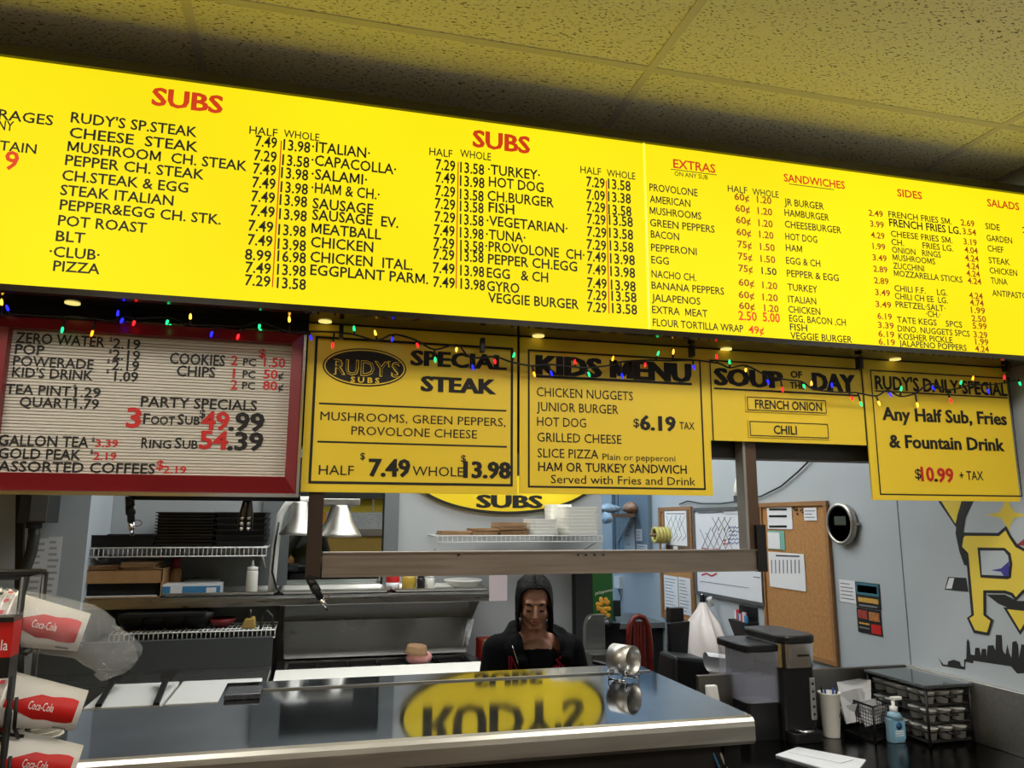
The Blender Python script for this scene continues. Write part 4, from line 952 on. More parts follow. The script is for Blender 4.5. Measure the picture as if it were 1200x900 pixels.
def stroke(parent,p,mat,lift,w=.003):
    m=MB()
    for (x0,y0),(x1,y1) in zip(p,p[1:]):
        A=onX(x0,y0,XR); B=onX(x1,y1,XR); A.x=B.x=XR-lift; d=(B-A).normalized(); n=Vector((0,-d.z,d.y))*w/2
        m.add([A-n,B-n,B+n,A+n],[(0,1,2,3)])
    return m.build('pen_stroke',mat,parent)
# left cork board with framed drawing
t,*_=board('cork_board','narrow cork board with a framed lattice drawing and two printed lists','cork board',776,594,815,728,'wood_frame','cork',.03)
sheet(t,781,597,811,642,'wood_dark',.014,'drawing_frame',0,thick=.01); sheet(t,783.5,599,809,639,'white_paper',.026,'drawing')
stroke(t,[(785,602),(807,602)],'ink',.0275,.005)
for i in range(4):
    x=785+i*5.2
    stroke(t,[(x,604+(i%2)*3),(x+8,628),(x+3,634)],'ink',.0275,.004); stroke(t,[(x+7,604),(x-1,622+(i%3)*3)],'ink',.0275,.004)
sheet(t,781,675,797,716,lines=10,ink='pen_grey',lift=.014); sheet(t,798,677,812,720,lines=10,ink='pen_grey',lift=.014)
sheet(t,780,637,785,646,lift=.028); sheet(t,794,640,799,647,lift=.03)
# white board
t,a,b,z0,z1=board('whiteboard','large whiteboard with black lattice sketch and blue handwriting','whiteboard',816,594,896.5,703,M('alu_frame',(120,120,120),.4,.6),M('board_white',(226,230,238),.25),.02)
L=.0115
for i in range(5):
    x=822+i*7; stroke(t,[(x,620+(i%2)*4),(x+13,650),],'pen_grey',L,.006); stroke(t,[(x+13,618),(x,648)],'pen_grey',L,.006)
for i in range(3): x=836+i*7; stroke(t,[(x,606),(x+9,622)],'pen_grey',L,.006); stroke(t,[(x+9,606),(x,622)],'pen_grey',L,.006)
stroke(t,[(820,601),(835,601),(848,600),(850,602)],'pen_grey',L,.009); stroke(t,[(852,603),(872,602)],'pen_grey',L,.003)
for k,(x0_,x1_) in enumerate(((856,868),(856,876),(856,866),(855,872),(855,875))):
    y=618+k*4.6; stroke(t,[(x0_+ (x1_-x0_)*f, y+(-1.2 if j%2 else 1.2)) for j,f in enumerate((0,.12,.25,.4,.5,.65,.8,1))],'pen_blue',L,.005)
stroke(t,[(849,634),(853,632),(850,638),(854,637)],'pen_red',L,.006); stroke(t,[(824,674),(830,672),(836,675),(842,672)],'pen_red',L,.01); stroke(t,[(822,681),(880,689)],'pen_grey',L,.003); stroke(t,[(885,676),(893,677)],'pen_grey',L,.006)
stroke(t,[(824,642),(834,644),(846,643)],'pen_red',L,.006); stroke(t,[(872,640),(874,632),(876,642)],M('pen_green',(50,150,120),.7),L,.005)
# big cork board
t,*_=board('cork_board','large bare cork board with a few pinned papers by the round clock','cork board',897,588,978,768,'wood_frame','cork',.022)
sheet(t,902,595,931,620,lift=.013); 
for yy in (597,605,617): stroke(t,[(904,yy),(925,yy)],'ink',.0150,.012)
sheet(t,903,622,922,644,M('teal_paper',(120,180,170),.8),.013); sheet(t,903,624,917,643,'white_paper',.0155)
sheet(t,904,648,946,690,lines=0,lift=.013); stroke(t,[(912,651),(940,652)],'ink',.015,.007)
for i in range(8):
    x=907+i*4.6; stroke(t,[(x,656),(x+.4,672)],'pen_grey',.015,.01)
sheet(t,945,595,960,610,lines=3,ink='pen_grey',lift=.013)
for i in range(9):
    q=onX(932+random.uniform(0,12),597+random.uniform(-2,9),XR); MB().ball((XR-.014,q.y,q.z),.005,.005,.005,8,6).build('push_pin','black_plastic',t)
# round digital clock
q=onX(990,614,XR); r=.094
t=thing('round_clock','round dark digital wall clock in a silver ring','clock',(XR-.02,q.y,q.z-r))
MB().lathe([(r,0),(r+.004,.012),(r,.03),(r-.012,.032),(r-.014,.024)],(XR-.002,q.y,q.z),(-1,0,0),40,close=True).build('ring','steel_soft',t)
MB().lathe([(r-.012,.022),(.001,.022)],(XR-.002,q.y,q.z),(-1,0,0),40).build('dial',M('dial_dark',(38,44,46),.25),t)
box('display',M('lcd',(58,70,66),.3),t, XR-.0255,XR-.0245,q.y-.04,q.y+.04,q.z-.005,q.z+.035)
for dy in (-.1,.1): box('side_tab','steel_soft',t, XR-.02,XR-.004,q.y+dy-.012,q.y+dy+.012,q.z-.005,q.z+.005)
# small card and two posters
o,*_=sheet(None,984.5,680,1003,706,lines=5,ink='pen_grey',lift=.001); o.name='note_card'; tag(o,'small white handwritten card left of the dark food posters','card')
def poster(x0,y0,x1,y1,label,panels):
    a,b,z0,z1=rw(x0,y0,x1,y1); t=thing('poster',label,'poster',(XR-.001,(a+b)/2,z0))
    box('sheet',M('poster_dark',(40,40,42),.4),t, XR-.003,XR-.001,a,b,z0,z1)
    for nm,u0,u1,v0,v1,mt in panels: box(nm,mt,t, XR-.0042,XR-.003,b-(b-a)*u1,b-(b-a)*u0,z0+(z1-z0)*v0,z0+(z1-z0)*v1)
    return t,a,b,z0,z1
M('poster_blue',(58,112,130),.5); M('food_brown',(170,110,60),.6,var=.3,vscale=60); M('food_red',(160,60,50),.6,var=.3,vscale=60); M('food_gold',(200,160,70),.6,var=.2,vscale=80)
tp,a,b,z0,z1=poster(1003.5,683,1032,713,'dark menu poster with a sandwich picture, above the other poster',[('blue_field',.04,.96,.5,.97,'poster_blue'),('sandwich_picture',.1,.9,.6,.88,'food_brown'),('title_band',.1,.92,.22,.4,'food_gold'),('text_band',.12,.85,.06,.12,'pen_grey')])
tp,a,b,z0,z1=poster(1005.5,714,1033.5,743,'dark menu poster with round dishes, below the sandwich poster',[('dish_picture',.06,.45,.58,.92,'food_red'),('dish_picture',.52,.94,.55,.9,'food_brown'),('red_panel',.58,.97,.05,.42,'sign_red'),('text_band',.08,.5,.35,.42,'food_gold'),('text_band',.08,.5,.18,.24,'pen_grey')])
# cable and small lamp over the whiteboard
cb=[onX(x,y,XR-.012) for x,y in ((796,591),(806,587),(822,590),(845,590),(868,587),(893,581),(915,570),(935,553),(950,538),(958,528))]
tag(MB().tube(cb,.0045,6).build('power_cable','black_plastic',None),'black cable sagging along the right wall above the whiteboard','cable')
q=onX(870,583,XR)
t=thing('bulb_socket','small socket with a white pointed bulb fixed above the whiteboard','lamp',(XR-.02,q.y,q.z-.04))
box('socket','grey_dark',t, XR-.04,XR-.001,q.y-.035,q.y+.03,q.z-.03,q.z+.01); MB().lathe([(.017,0),(.02,.03),(.016,.06),(.004,.1)],(XR-.025,q.y+.01,q.z+.01),(0,0,1),14).build('bulb','foam_white',t)
# hanging key bunch, bag, packet rack
q=onX(826,697,XR)
t=thing('key_bunch','bunch of dark keys and straps hanging under the whiteboard','keys',(XR-.02,q.y,q.z-.2))
MB().tube([(XR-.001,q.y,q.z),(XR-.025,q.y,q.z)],.005,6).build('hook','chrome',t)
for i in range(5):
    dy=(i-2)*.016; l=random.uniform(.1,.2); MB().hexa([(XR-.03,q.y+dy-.009,q.z-l),(XR-.012,q.y+dy-.009,q.z-l),(XR-.012,q.y+dy+.009,q.z-l),(XR-.03,q.y+dy+.009,q.z-l),(XR-.024,q.y+dy*.3-.008,q.z),(XR-.016,q.y+dy*.3-.008,q.z),(XR-.016,q.y+dy*.3+.008,q.z),(XR-.024,q.y+dy*.3+.008,q.z)]).build('key_strap','black_plastic',t)
a,b,z0,z1=rw(824,706,864,787)
t=thing('plastic_bag','crumpled white plastic bag hanging on the right wall','bag',(XR-.07,(a+b)/2,z0))
def blobby(prof,cy,X,n=40,depth_=.09,seed=3):
    rnd=random.Random(seed); m=MB(); vs=[]; fs=[]
    ph=[rnd.uniform(0,6.28) for _ in range(6)]
    for i,(hw,z) in enumerate(prof):
        for j in range(n):
            t_=2*math.pi*j/n; f=1+.13*math.sin(3*t_+ph[0]+i*.3)+.1*math.sin(5*t_+ph[1]-i*.4)+.09*math.sin(9*t_+ph[2]+i*.3)
            vs.append((X+math.sin(t_)*min(depth_,hw*.6)*f, cy+math.cos(t_)*hw*f, z))
    k=len(prof)
    for i in range(k-1):
        for j in range(n): fs.append((i*n+j,i*n+(j+1)%n,(i+1)*n+(j+1)%n,(i+1)*n+j))
    fs.append(tuple(range(n))); return m.add(vs,fs,True)
H=z1-z0; W=(b-a)/2; cy=(a+b)/2
blobby([(W*.85,z0),(W*.98,z0+H*.12),(W*1.0,z0+H*.3),(W*.92,z0+H*.5),(W*.6,z0+H*.72),(W*.25,z0+H*.9),(W*.12,z0+H)],cy,XR-.1).build('bag_body','bag_white',t)
MB().lathe([(.015,0),(.01,.03),(.02,.05)],(XR-.04,cy,z1-.02),(-.4,0,1),12).build('wall_hook','white_plastic',t)
a,b,z0,z1=rw(869,711,890,747)
t=thing('packet_rack','small black wire rack of sauce packets on the right wall','rack',(XR-.03,(a+b)/2,z0))
box('back_plate','black_plastic',t, XR-.012,XR-.001,a+.01,b,z1-.07,z1); MB().hexa([(XR-.05,a+.02,z0),(XR-.004,a+.02,z0),(XR-.004,b,z0),(XR-.05,b,z0),(XR-.075,a,z0+.09),(XR-.004,a,z0+.09),(XR-.004,b+.02,z0+.09),(XR-.075,b+.02,z0+.09)]).build('pocket','black_metal',t)
for i in range(7):
    y=a+.01+(b-a)*i/7; MB().box(XR-.07+.006*i,XR-.062+.006*i,y,y+.03,z0+.06,z0+.125+random.uniform(0,.02)).build('packet',random.choice(['cup_red','white_paper','paper_pink','blue_print']),t)

# ------------------------------------------------------------------ right counter with splash backs
ys=2.77
t=thing('side_counter','dark steel side counter along the mural wall carrying the coffee brewer','counter',(1.9,1.6,0))
box('counter_top',M('steel_dark',(74,74,76),.2,1,var=.3,vscale=4),t, 1.0,XR-.001,.4,ys,ZR-.04,ZR,bevel=.002)
zs=onX(1063,778,XR-.02).z
ze=onZ(1000,782,ZR).z
zsp=EYE-.6*2.40/2.5
struct(box('trim_6','steel_soft',None, XR-.02,XR-.001,.4,ys,ZR,zsp,bevel=.003))
struct(box('trim_7',M('splash_steel',(120,116,110),.4,1,var=.1),None, onY(815,790,ys).x,XR-.021,ys-.02,ys,ZR,zsp,bevel=.003))
box('cabinet_body','body_dark',t, 1.04,XR-.001,.45,ys-.02,.1,ZR-.04); box('plinth','black_matte',t, 1.08,XR-.001,.5,ys-.05,0,.1)
# --- coffee brewer
bx,by=1.735,2.585
def at(px,py): return onZ(px,py,ZR)
c=at(942,871); c2=at(897,866)
yb=c.y+.02
def X(px,py,Y): return onY(px,py,Y).x
def Z(px,py,Y): return onY(px,py,Y).z
t=thing('coffee_brewer','black and silver single cup coffee brewer with a clear water tank','coffee maker',(c.x,yb+.12,ZR))
xa,xb=X(921,820,yb),X(961,820,yb); zt_=Z(940,748,yb)
MB().rbox(xa,xb,yb+.02,yb+.27,ZR+.0,zt_-.09,r=.018,n=5).build('body','black_plastic',t)
MB().rbox(xa-.004,xb+.004,yb+.0,yb+.27,zt_-.105,zt_-.02,r=.045,n=5).build('steel_band','chrome',t)
MB().rbox(xa-.012,xb+.006,yb-.012,yb+.275,zt_-.02,zt_+.012,r=.05,n=5).build('lid','black_plastic',t,bevel=.008)
MB().rbox(xa+.005,xb-.005,yb-.03,yb+.06,ZR,ZR+.035,r=.03,n=5).build('drip_tray','black_plastic',t,bevel=.003)
MB().lathe([(.001,0),(.034,0),(.036,.003)],((xa+xb)/2,yb+.005,ZR+.036),(0,0,1),20).build('drip_plate','chrome',t)
xs0=X(956,820,yb); MB().hexa([(xs0-.01,yb+.02,ZR),(X(966,870,yb),yb+.05,ZR),(X(966,870,yb),yb+.25,ZR),(xs0-.01,yb+.25,ZR),(xs0-.01,yb+.02,zt_-.03),(X(957,757,yb)+.012,yb+.05,zt_-.03),(X(957,757,yb)+.012,yb+.25,zt_-.03),(xs0-.01,yb+.25,zt_-.03)]).build('side_shell','black_plastic',t,bevel=.006)
px0=X(952.5,820,yb); pz1=Z(958,795,yb); pz0=Z(961,845,yb)
pn=MB().box(px0+.002,px0+.025,yb+.014,yb+.021,pz0,pz1).build('button_panel',M('panel_silver',(170,170,172),.35,.5),t,bevel=.006)
for k in range(5): MB().lathe([(.005,0),(.005,.003)],(px0+.0135,yb+.0125,pz1-(pz1-pz0)*(k+.8)/5.6),(0,1,0),10).build('button','black_plastic',pn)
MB().box(xa+.06,xb-.035,yb-.002,yb,zt_-.065,zt_-.058).build('badge','black_plastic',t)
ta,tb=X(876,815,yb+.04),X(918,815,yb+.04); tz1=Z(897,757,yb+.04)
MB().rbox(ta+.006,tb,yb+.05,yb+.25,ZR,ZR+.13,r=.02,n=4).build('tank_base','black_plastic',t)
MB().rbox(ta,tb,yb+.04,yb+.26,ZR+.13,tz1-.02,r=.03,n=5).build('water_tank','plastic_clear',t)
MB().rbox(ta+.012,tb-.01,yb+.05,yb+.25,ZR+.132,ZR+.22,r=.025,n=5).build('water',M('water_tint',(170,175,205),.05,alpha=.35),t)
MB().rbox(ta-.004,tb+.002,yb+.035,yb+.265,tz1-.022,tz1+.006,r=.032,n=5).build('tank_lid','black_plastic',t,bevel=.006)
MB().box(ta+.03,tb-.02,yb+.2,yb+.24,ZR+.13,tz1-.02).build('tank_spine','grey_dark',t)
# --- foam cup with pens
q=at(979,865)
t=thing('foam_cup','white foam cup holding pens between the coffee brewer and the basket','cup',(q.x,q.y+.02,ZR))
hh=Z(978,812,q.y)-ZR; q.y+=.02
MB().lathe([(.028,0),(.03,.004),(.0385,hh-.006),(.041,hh-.004),(.041,hh),(.0375,hh),(.029,.01),(.001,.01)],(q.x,q.y,ZR),(0,0,1),28).build('cup_body','foam_white',t)
for i in range(4):
    a_=i*1.6; b0=Vector((q.x+.012*math.cos(a_),q.y+.012*math.sin(a_),ZR+.02)); b1=Vector((q.x+.03*math.cos(a_+.4),q.y+.03*math.sin(a_+.4),ZR+hh+.012)); MB().tube([b0,b1],.0045,8).build('pen',['pen_blue','black_plastic','pen_blue','black_plastic'][i],t)
text_mb('A.',(q.x+.005,q.y-.0395,ZR+hh*.48),(1,0,0),(0,0,1),.024,.018,-.01).build('handwriting','ink',t)
text_mb('T',(q.x+.012,q.y-.036,ZR+hh*.1),(1,0,0),(0,0,1),.012,.016,-.01).build('handwriting','ink',t)
# --- wire basket with papers
A=at(992,858); B=at(1048,868)
t=thing('wire_basket','black mesh basket stuffed with white papers and envelopes','basket',((A.x+B.x)/2,B.y+.09,ZR))
p0=Vector((A.x+.01,A.y+.02,ZR)); p1=Vector((at(1026,871).x,at(1026,871).y,ZR)); p2=Vector((B.x+.012,B.y+.035,ZR)); p3=p0+(p2-p1)
hz=Z(1020,829,p1.y)-ZR
def wallgrid(P,Q,nm):
    m=MB(); d=Q-P; n=int(d.length/.014)
    for i in range(n+1): s=P+d*i/n; m.tube([s,s+Vector((0,0,hz))],.0012,4)
    for k in range(1,int(hz/.012)): z=k*.012; m.tube([P+Vector((0,0,z)),Q+Vector((0,0,z))],.0012,4)
    o=m.build(nm,'black_metal',t); o['kind']='stuff'
for P,Q in ((p0,p1),(p1,p2),(p2,p3),(p3,p0)): wallgrid(P,Q,'mesh_side')
for z in (.003,hz): MB().tube([v+Vector((0,0,z)) for v in (p0,p1,p2,p3)],.004,6,closed=True).build('rim_wire','black_metal',t)
for v in (p0,p1,p2,p3): MB().tube([v,v+Vector((0,0,hz))],.004,6).build('corner_wire','black_metal',t)
MB().add([p0+Vector((0,0,.004)),p1+Vector((0,0,.004)),p2+Vector((0,0,.004)),p3+Vector((0,0,.004))],[(0,1,2,3)]).build('base','black_metal',t)
ce=(p0+p1+p2+p3)/4
lbp=MB().add([p0+(p1-p0)*.0+Vector((-.001,-.002,hz*.55)),p0+(p1-p0)*.55+Vector((-.001,-.002,hz*.55)),p0+(p1-p0)*.55+Vector((-.001,-.002,hz)),p0+Vector((-.001,-.002,hz))],[(0,1,2,3)]).build('name_plate','black_plastic',t)
for i,(dx,dy,h0,h1,tw) in enumerate(((-.05,.0,.06,.17,.5),(-.02,.02,.05,.2,-.3),(.02,.0,.05,.13,.25),(.03,-.02,.04,.11,.1),(-.04,-.01,.05,.12,-.1),(.0,.03,.05,.15,.4))):
    c_=ce+Vector((dx,dy,0)); u=Vector((math.cos(tw),math.sin(tw)*.6,.12)).normalized()*.055; n_=Vector((-.15,-.3,0))
    MB().add([c_-u+Vector((0,0,h0)),c_+u+Vector((0,0,h0)),c_+u*.9+Vector((.03,.02,h1-.02)),c_+Vector((.0,-.02,h1)),c_-u*.9+Vector((-.02,.01,h1-.01))],[(0,1,2,3,4)]).build('envelope','white_paper',t)
# --- sanitizer
q=at(1055,871); q.y+=.02
hb=Z(1054,832,q.y)-ZR
t=thing('sanitizer_bottle','clear blue pump bottle of hand sanitizer in front of the drawer tower','bottle',(q.x,q.y,ZR))
MB().rbox(q.x-.033,q.x+.033,q.y-.02,q.y+.02,ZR,ZR+hb*.78,r=.017,n=5).build('bottle_body',M('gel_blue',(150,190,214),.1,alpha=.75),t,bevel=.004)
MB().lathe([(.03,0),(.022,hb*.14),(.013,hb*.2)],(q.x,q.y,ZR+hb*.78),(0,0,1),20).build('shoulder','gel_blue',t)
MB().lathe([(.014,0),(.014,.018),(.006,.02),(.006,.045)],(q.x,q.y,ZR+hb*.96),(0,0,1),14).build('pump_collar','white_plastic',t)
MB().box(q.x-.008,q.x+.035,q.y-.008,q.y+.008,ZR+hb*.96+.04,ZR+hb*.96+.052).build('pump_head','white_plastic',t,bevel=.003)
lb=box('label_patch',M('label_blue',(120,176,206),.5),t, q.x-.026,q.x+.026,q.y-.0212,q.y-.0202,ZR+hb*.12,ZR+hb*.68)
MB().lathe([(.013,0),(.001,.0006)],(q.x,q.y-.0218,ZR+hb*.54),(0,-1,0),16).build('emblem',M('emblem_blue',(40,84,130),.5),t)
for k in range(3): box('label_line','white_paper',t, q.x-.018,q.x+.018,q.y-.0222,q.y-.0214,ZR+hb*(.36-.07*k),ZR+hb*(.36-.07*k)+.004)
# --- drawer tower of drink pods
f0=at(1062,876); 
fx0_,fx1_=X(1062,860,2.46),X(1141,860,2.40)
fx1_=2.365; y0_=2.43; y1_=2.73; x0_=2.175; htop=Z(1100,806,y0_)-ZR
t=thing('pod_drawers','three tier black wire drawer tower of white drink pods with a glass top','drawers',((x0_+fx1_)/2,(y0_+y1_)/2,ZR))
for x in (x0_,fx1_):
    for y in (y0_,y1_): MB().tube([(x,y,ZR),(x,y,ZR+htop)],.005,6).build('post','black_metal',t)
box('glass_top',M('smoked_glass',(64,70,72),.12,spec=.8),t, x0_-.01,fx1_+.01,y0_-.01,y1_+.01,ZR+htop,ZR+htop+.012,bevel=.003)
for k in range(3):
    z=ZR+.012+k*(htop-.012)/3; hd=(htop-.012)/3
    dr=MB()
    for zz in (z,z+hd*.55): dr.tube([(x0_,y0_,zz),(fx1_,y0_,zz),(fx1_,y1_,zz),(x0_,y1_,zz)],.003,5,closed=True)
    n=14
    for i in range(n+1):
        x=x0_+(fx1_-x0_)*i/n; dr.tube([(x,y0_,z),(x,y1_,z)],.0018,4)
    d_=dr.build('drawer','black_metal',t)
    MB().tube([((x0_+fx1_)/2-.03,y0_-.001,z+hd*.55),((x0_+fx1_)/2-.02,y0_-.02,z+hd*.5),((x0_+fx1_)/2+.02,y0_-.02,z+hd*.5),((x0_+fx1_)/2+.03,y0_-.001,z+hd*.55)],.003,6).build('handle','black_metal',d_)
    for i in range(3):
        for j in range(5):
            if k<2 and (i+j*2+k)%6==5: continue
            cx=x0_+(fx1_-x0_)*(i+.5)/3; cy_=y0_+(y1_-y0_)*(j+.5)/5
            MB().lathe([(.019,0),(.0245,hd*.6),(.0275,hd*.62),(.0275,hd*.66),(.001,hd*.66)],(cx,cy_,z+.004),(0,0,1),14).build('drink_pod',M('pod_white',(198,198,194),.5),d_)
# --- papers on the counter
c_=[at(909,886),at(935,877),at(1015,892),at(1000,912)]
m=MB().extr([Vector((v.x,v.y,ZR+.001)) for v in c_],(0,0,.004)); tag(m.build('paper_stack','white_paper',None),'loose white papers lying flat on the dark side counter','papers')
c_=[at(925,884),at(945,881),at(1000,893),at(985,897)]; tag(MB().extr([Vector((v.x,v.y,ZR+.006)) for v in c_],(0,0,.002)).build('receipt_slip','white_paper',None),'narrow receipt slip on top of the loose papers','receipt')
# ------------------------------------------------------------------ desk behind the splash: till screen, printer
ZD=.86
t=thing('till_desk','low desk behind the splash back carrying the till screen and printer','desk',(2.0,3.3,0))
box('desk_top','grey_dark',t, 1.75,XR-.001,2.82,3.75,ZD-.03,ZD); box('desk_body','body_dark',t, 1.8,XR-.001,2.86,3.7,0,ZD-.03)
Yt=3.55
A,B,z0,z1=pxr(781,729,812,772,Yt)
t=thing('till_screen','black till screen seen from behind above the dark printer','screen',((A+B)/2,Yt,ZD))
MB().hexa([(A+.02,Yt,z0),(B-.005,Yt+.05,z0),(B-.005,Yt+.08,z0),(A+.02,Yt+.03,z0),(A,Yt-.03,z1),(B,Yt+.02,z1),(B,Yt+.05,z1),(A,Yt,z1)]).build('screen_shell','black_plastic',t,bevel=.006)
MB().box((A+B)/2-.03,(A+B)/2+.03,Yt+.03,Yt+.08,ZD,z0+.06).build('stand','black_plastic',t)
box('hinge_block','black_plastic',t, (A+B)/2-.02,B-.02,Yt+.05,Yt+.1,z1-.02,z1+.06)
q=onZ(812,785,ZD); 
A,B,z0,z1=pxr(780,768,838,795,3.2)
t=thing('receipt_printer','black receipt printer with a white paper roll curling out','printer',((A+B)/2,3.25,ZD+.0))
MB().hexa([(A+.02,3.18,ZD),(B-.01,3.18,ZD),(B-.01,3.38,ZD),(A+.02,3.38,ZD),(A+.045,3.2,z1+.0),(B-.03,3.2,z1-.02),(B-.03,3.36,z1-.02),(A+.045,3.36,z1)]).build('printer_body','black_plastic',t,bevel=.015)
A,B,z0,z1=pxr(824,762,858,790,3.12)
pr=[]; cx_=(A+B)/2; rr=(z1-z0)*.42
arc=[]
for i in range(14):
    a_=math.pi*.75-i*.28; arc.append((math.cos(a_)*rr*1.0,math.sin(a_)*rr))
vs=[];fs=[]
for i,(u,v) in enumerate(arc):
    vs+= [(A+.01+.02*(i/14),3.12+u,z0+rr+v+.01),(B-.01+.02*(i/14),3.14+u,z0+rr+v-.01)]
for i in range(13): fs.append((2*i,2*i+1,2*i+3,2*i+2))
MB().add(vs,fs,True).build('paper_curl','white_paper',t)
q=onZ(842,825,ZR); t=thing('card_reader','small white card reader at the end of the steel counter','card reader',(1.47,2.72,ZR))
A,B,z0,z1=pxr(834,806,850,826,2.66); MB().hexa([(A,2.66,ZR),(B,2.66,ZR),(B,2.70,ZR),(A,2.70,ZR),(A+.005,2.70,z1),(B-.008,2.70,z1),(B-.008,2.72,z1),(A+.005,2.72,z1)]).build('shell','white_plastic',t,bevel=.004)
MB().lathe([(.005,0),(.005,.002)],((A+B)/2,2.688,(ZR+z1)/2+.04),(0,-1,.3),10).build('button','grey_dark',t)

# ------------------------------------------------------------------ back corner
Yd=4.95
t=thing('back_desk','dark desk with a pale top in the back corner','desk',(2.15,5.2,0))
z=Z(728,733,Yd); box('desk_top','grey_panel',t, XWE+.0,XR-.002,Yd+.08,5.6,z-.035,z); box('desk_body','black_matte',t, XWE+.03,XR-.002,Yd+.12,5.58,0,z-.035)
ZK=z
A,B,z0,z1=pxr(714,704,729,733,5.15); t=thing('desk_monitor','small black screen on the back desk','screen',((A+B)/2,5.2,ZK)); MB().box(A,B,5.16,5.2,ZK+.03,z1).build('screen_shell','black_plastic',t,bevel=.01); MB().box(A+.05,B-.05,5.16,5.22,ZK,ZK+.03).build('stand','black_plastic',t)
# chair with arched slatted back
Yc=4.35
A,B,z0,z1=pxr(736,722,762,776,Yc)
t=thing('wooden_chair','dark red wooden chair with an arched slatted back in the back corner','chair',((A+B)/2,Yc,0))
W=(B-A)/2; cx_=(A+B)/2; zseat=.46
arch=[(cx_-W*.95,Yc,zseat),(cx_-W,Yc,z1-.16),(cx_-W*.85,Yc,z1-.06),(cx_-W*.45,Yc,z1-.01),(cx_,Yc,z1),(cx_+W*.45,Yc,z1-.01),(cx_+W*.85,Yc,z1-.06),(cx_+W,Yc,z1-.16),(cx_+W*.95,Yc,zseat)]
MB().tube(arch,.018,8).build('back_frame','red_wood',t)
for f in (-.45,-.15,.15,.45): MB().box(cx_+W*f-.008,cx_+W*f+.008,Yc-.006,Yc+.006,zseat+.02,z1-.03).build('back_slat','red_wood',t)
MB().rbox(cx_-W*1.25,cx_+W*1.25,Yc-.02,Yc+.4,zseat-.02,zseat+.02,r=.06).build('seat','red_wood',t)
for dx in (-1.05,1.05):
    for dy in (.02,.36): MB().tube([(cx_+W*dx,Yc+dy,0),(cx_+W*dx*.95,Yc+dy,zseat-.02)],[.014,.018],8).build('leg','red_wood',t)
# snack display with green poster
Ys_=4.4
A,B,z0,z1=pxr(695,655,718,728,Ys_)
t=thing('nacho_display','tall black snack display with a green chip poster on its front','display',((A+B)/2,Ys_+.1,0))
zl=Z(705,742,Ys_)
box('display_body','black_metal',t, A-.005,B+.0,Ys_+.01,Ys_+.3,.5,z1); box('stand','black_matte',t, A+.02,B-.02,Ys_+.1,Ys_+.25,0,.5)
box('poster_sheet','green_print',t, A,B,Ys_,Ys_+.008,z0,z1)
q=onY(704,714,Ys_)
for i in range(16):
    MB().ball((A+(B-A)*random.uniform(.15,.85),Ys_-.002,z0+random.uniform(.02,.13)),random.uniform(.012,.02),.004,random.uniform(.01,.018),8,6).build('chip_print','chip_yellow',t)
text_mb('jalapeno',(A+.012,Ys_-.001,Z(700,697,Ys_)),(1,0,.18),(0,0,1),B-A-.012,.018,-.005).build('lettering','foam_white',t)
MB().hexa([(A-.01,Ys_-.08,zl),(B+.0,Ys_-.08,zl),(B,Ys_,zl),(A-.01,Ys_,zl),(A-.02,Ys_-.1,z0),(B+.005,Ys_-.1,z0),(B+.005,Ys_,z0),(A-.02,Ys_,z0)]).build('chute','black_plastic',t)
q=onY(710,729,Ys_-.1); MB().lathe([(.028,0),(.03,.012),(.018,.02),(.001,.02)],(q.x,Ys_-.1,q.z),(0,-1,0),20).build('knob','black_plastic',t); MB().lathe([(.015,.021),(.001,.022)],(q.x,Ys_-.1,q.z),(0,-1,0),16).build('knob_face','pen_grey',t)
# slicer beside the worker
Yq=4.15
A,B,z0,z1=pxr(691,722,708,768,Yq)
t=thing('meat_slicer','rounded stainless slicer with a flat tray standing right of the worker','slicer',((A+B)/2,Yq+.1,0))
sh=[(A,z0-.3)]+[(A,z1-.08)]+[(A+(1-math.cos(a_*math.pi/8))*.05,z1-.08+math.sin(a_*math.pi/8)*.08) for a_ in range(1,5)]+[(B+.03,z1),(B+.03,z0-.3)]
MB().extr([Vector((x,Yq+.06,z)) for x,z in sh],(0,.05,0)).build('guard_plate','steel',t,bevel=.004)
A2,B2,z2,z3=pxr(689,765,719,772,Yq-.05)
MB().rbox(A2,B2,Yq-.12,Yq+.06,z2,z3,r=.03).build('tray','steel',t); MB().tube([(A2,Yq-.12,z2),(B2-.02,Yq-.16,z2-.03),(B2+.02,Yq-.16,z2-.03)],.012,8).build('handle','black_plastic',t)
box('stand','steel',t, A2+.02,B2,Yq-.1,Yq+.2,0,z2)
# dark panel edge by the wall end
A,B,z0,z1=pxr(679,640,694,760,4.75); struct(box('trim_5','black_matte',None, A,B,4.75,YW-.002,0,onY(686,660,4.75).z))
# end wall door with papers
a_,b_,c0,c1=rw(722,560,764,664)
d=thing('wall_mounted_cabinet','grey blue cabinet on the back right wall with papers taped to it','cabinet',(XR-.02,(a_+b_)/2,c0)); d.name='locker_cabinet'
box('door_panel',M('door_blue',(112,128,142),.5),d, XR-.03,XR-.001,a_,b_-.06,c0,c1)
box('door_frame',M('door_frame_grey',(84,92,98),.5),d, XR-.036,XR-.001,b_-.06,b_,c0,c1); box('door_seam','black_matte',d, XR-.0315,XR-.03,b_-.13,b_-.12,c0,c1)
for q4 in ((736,608,748,648),(750,620,757,634),(751,638,763,648)): sheet(d,*q4,lines=3,ink='pen_grey',lift=.031)
box('door_handle','white_plastic',d, XR-.045,XR-.03,b_-.24,b_-.21,(c0+c1)/2-.1,(c0+c1)/2+.0)
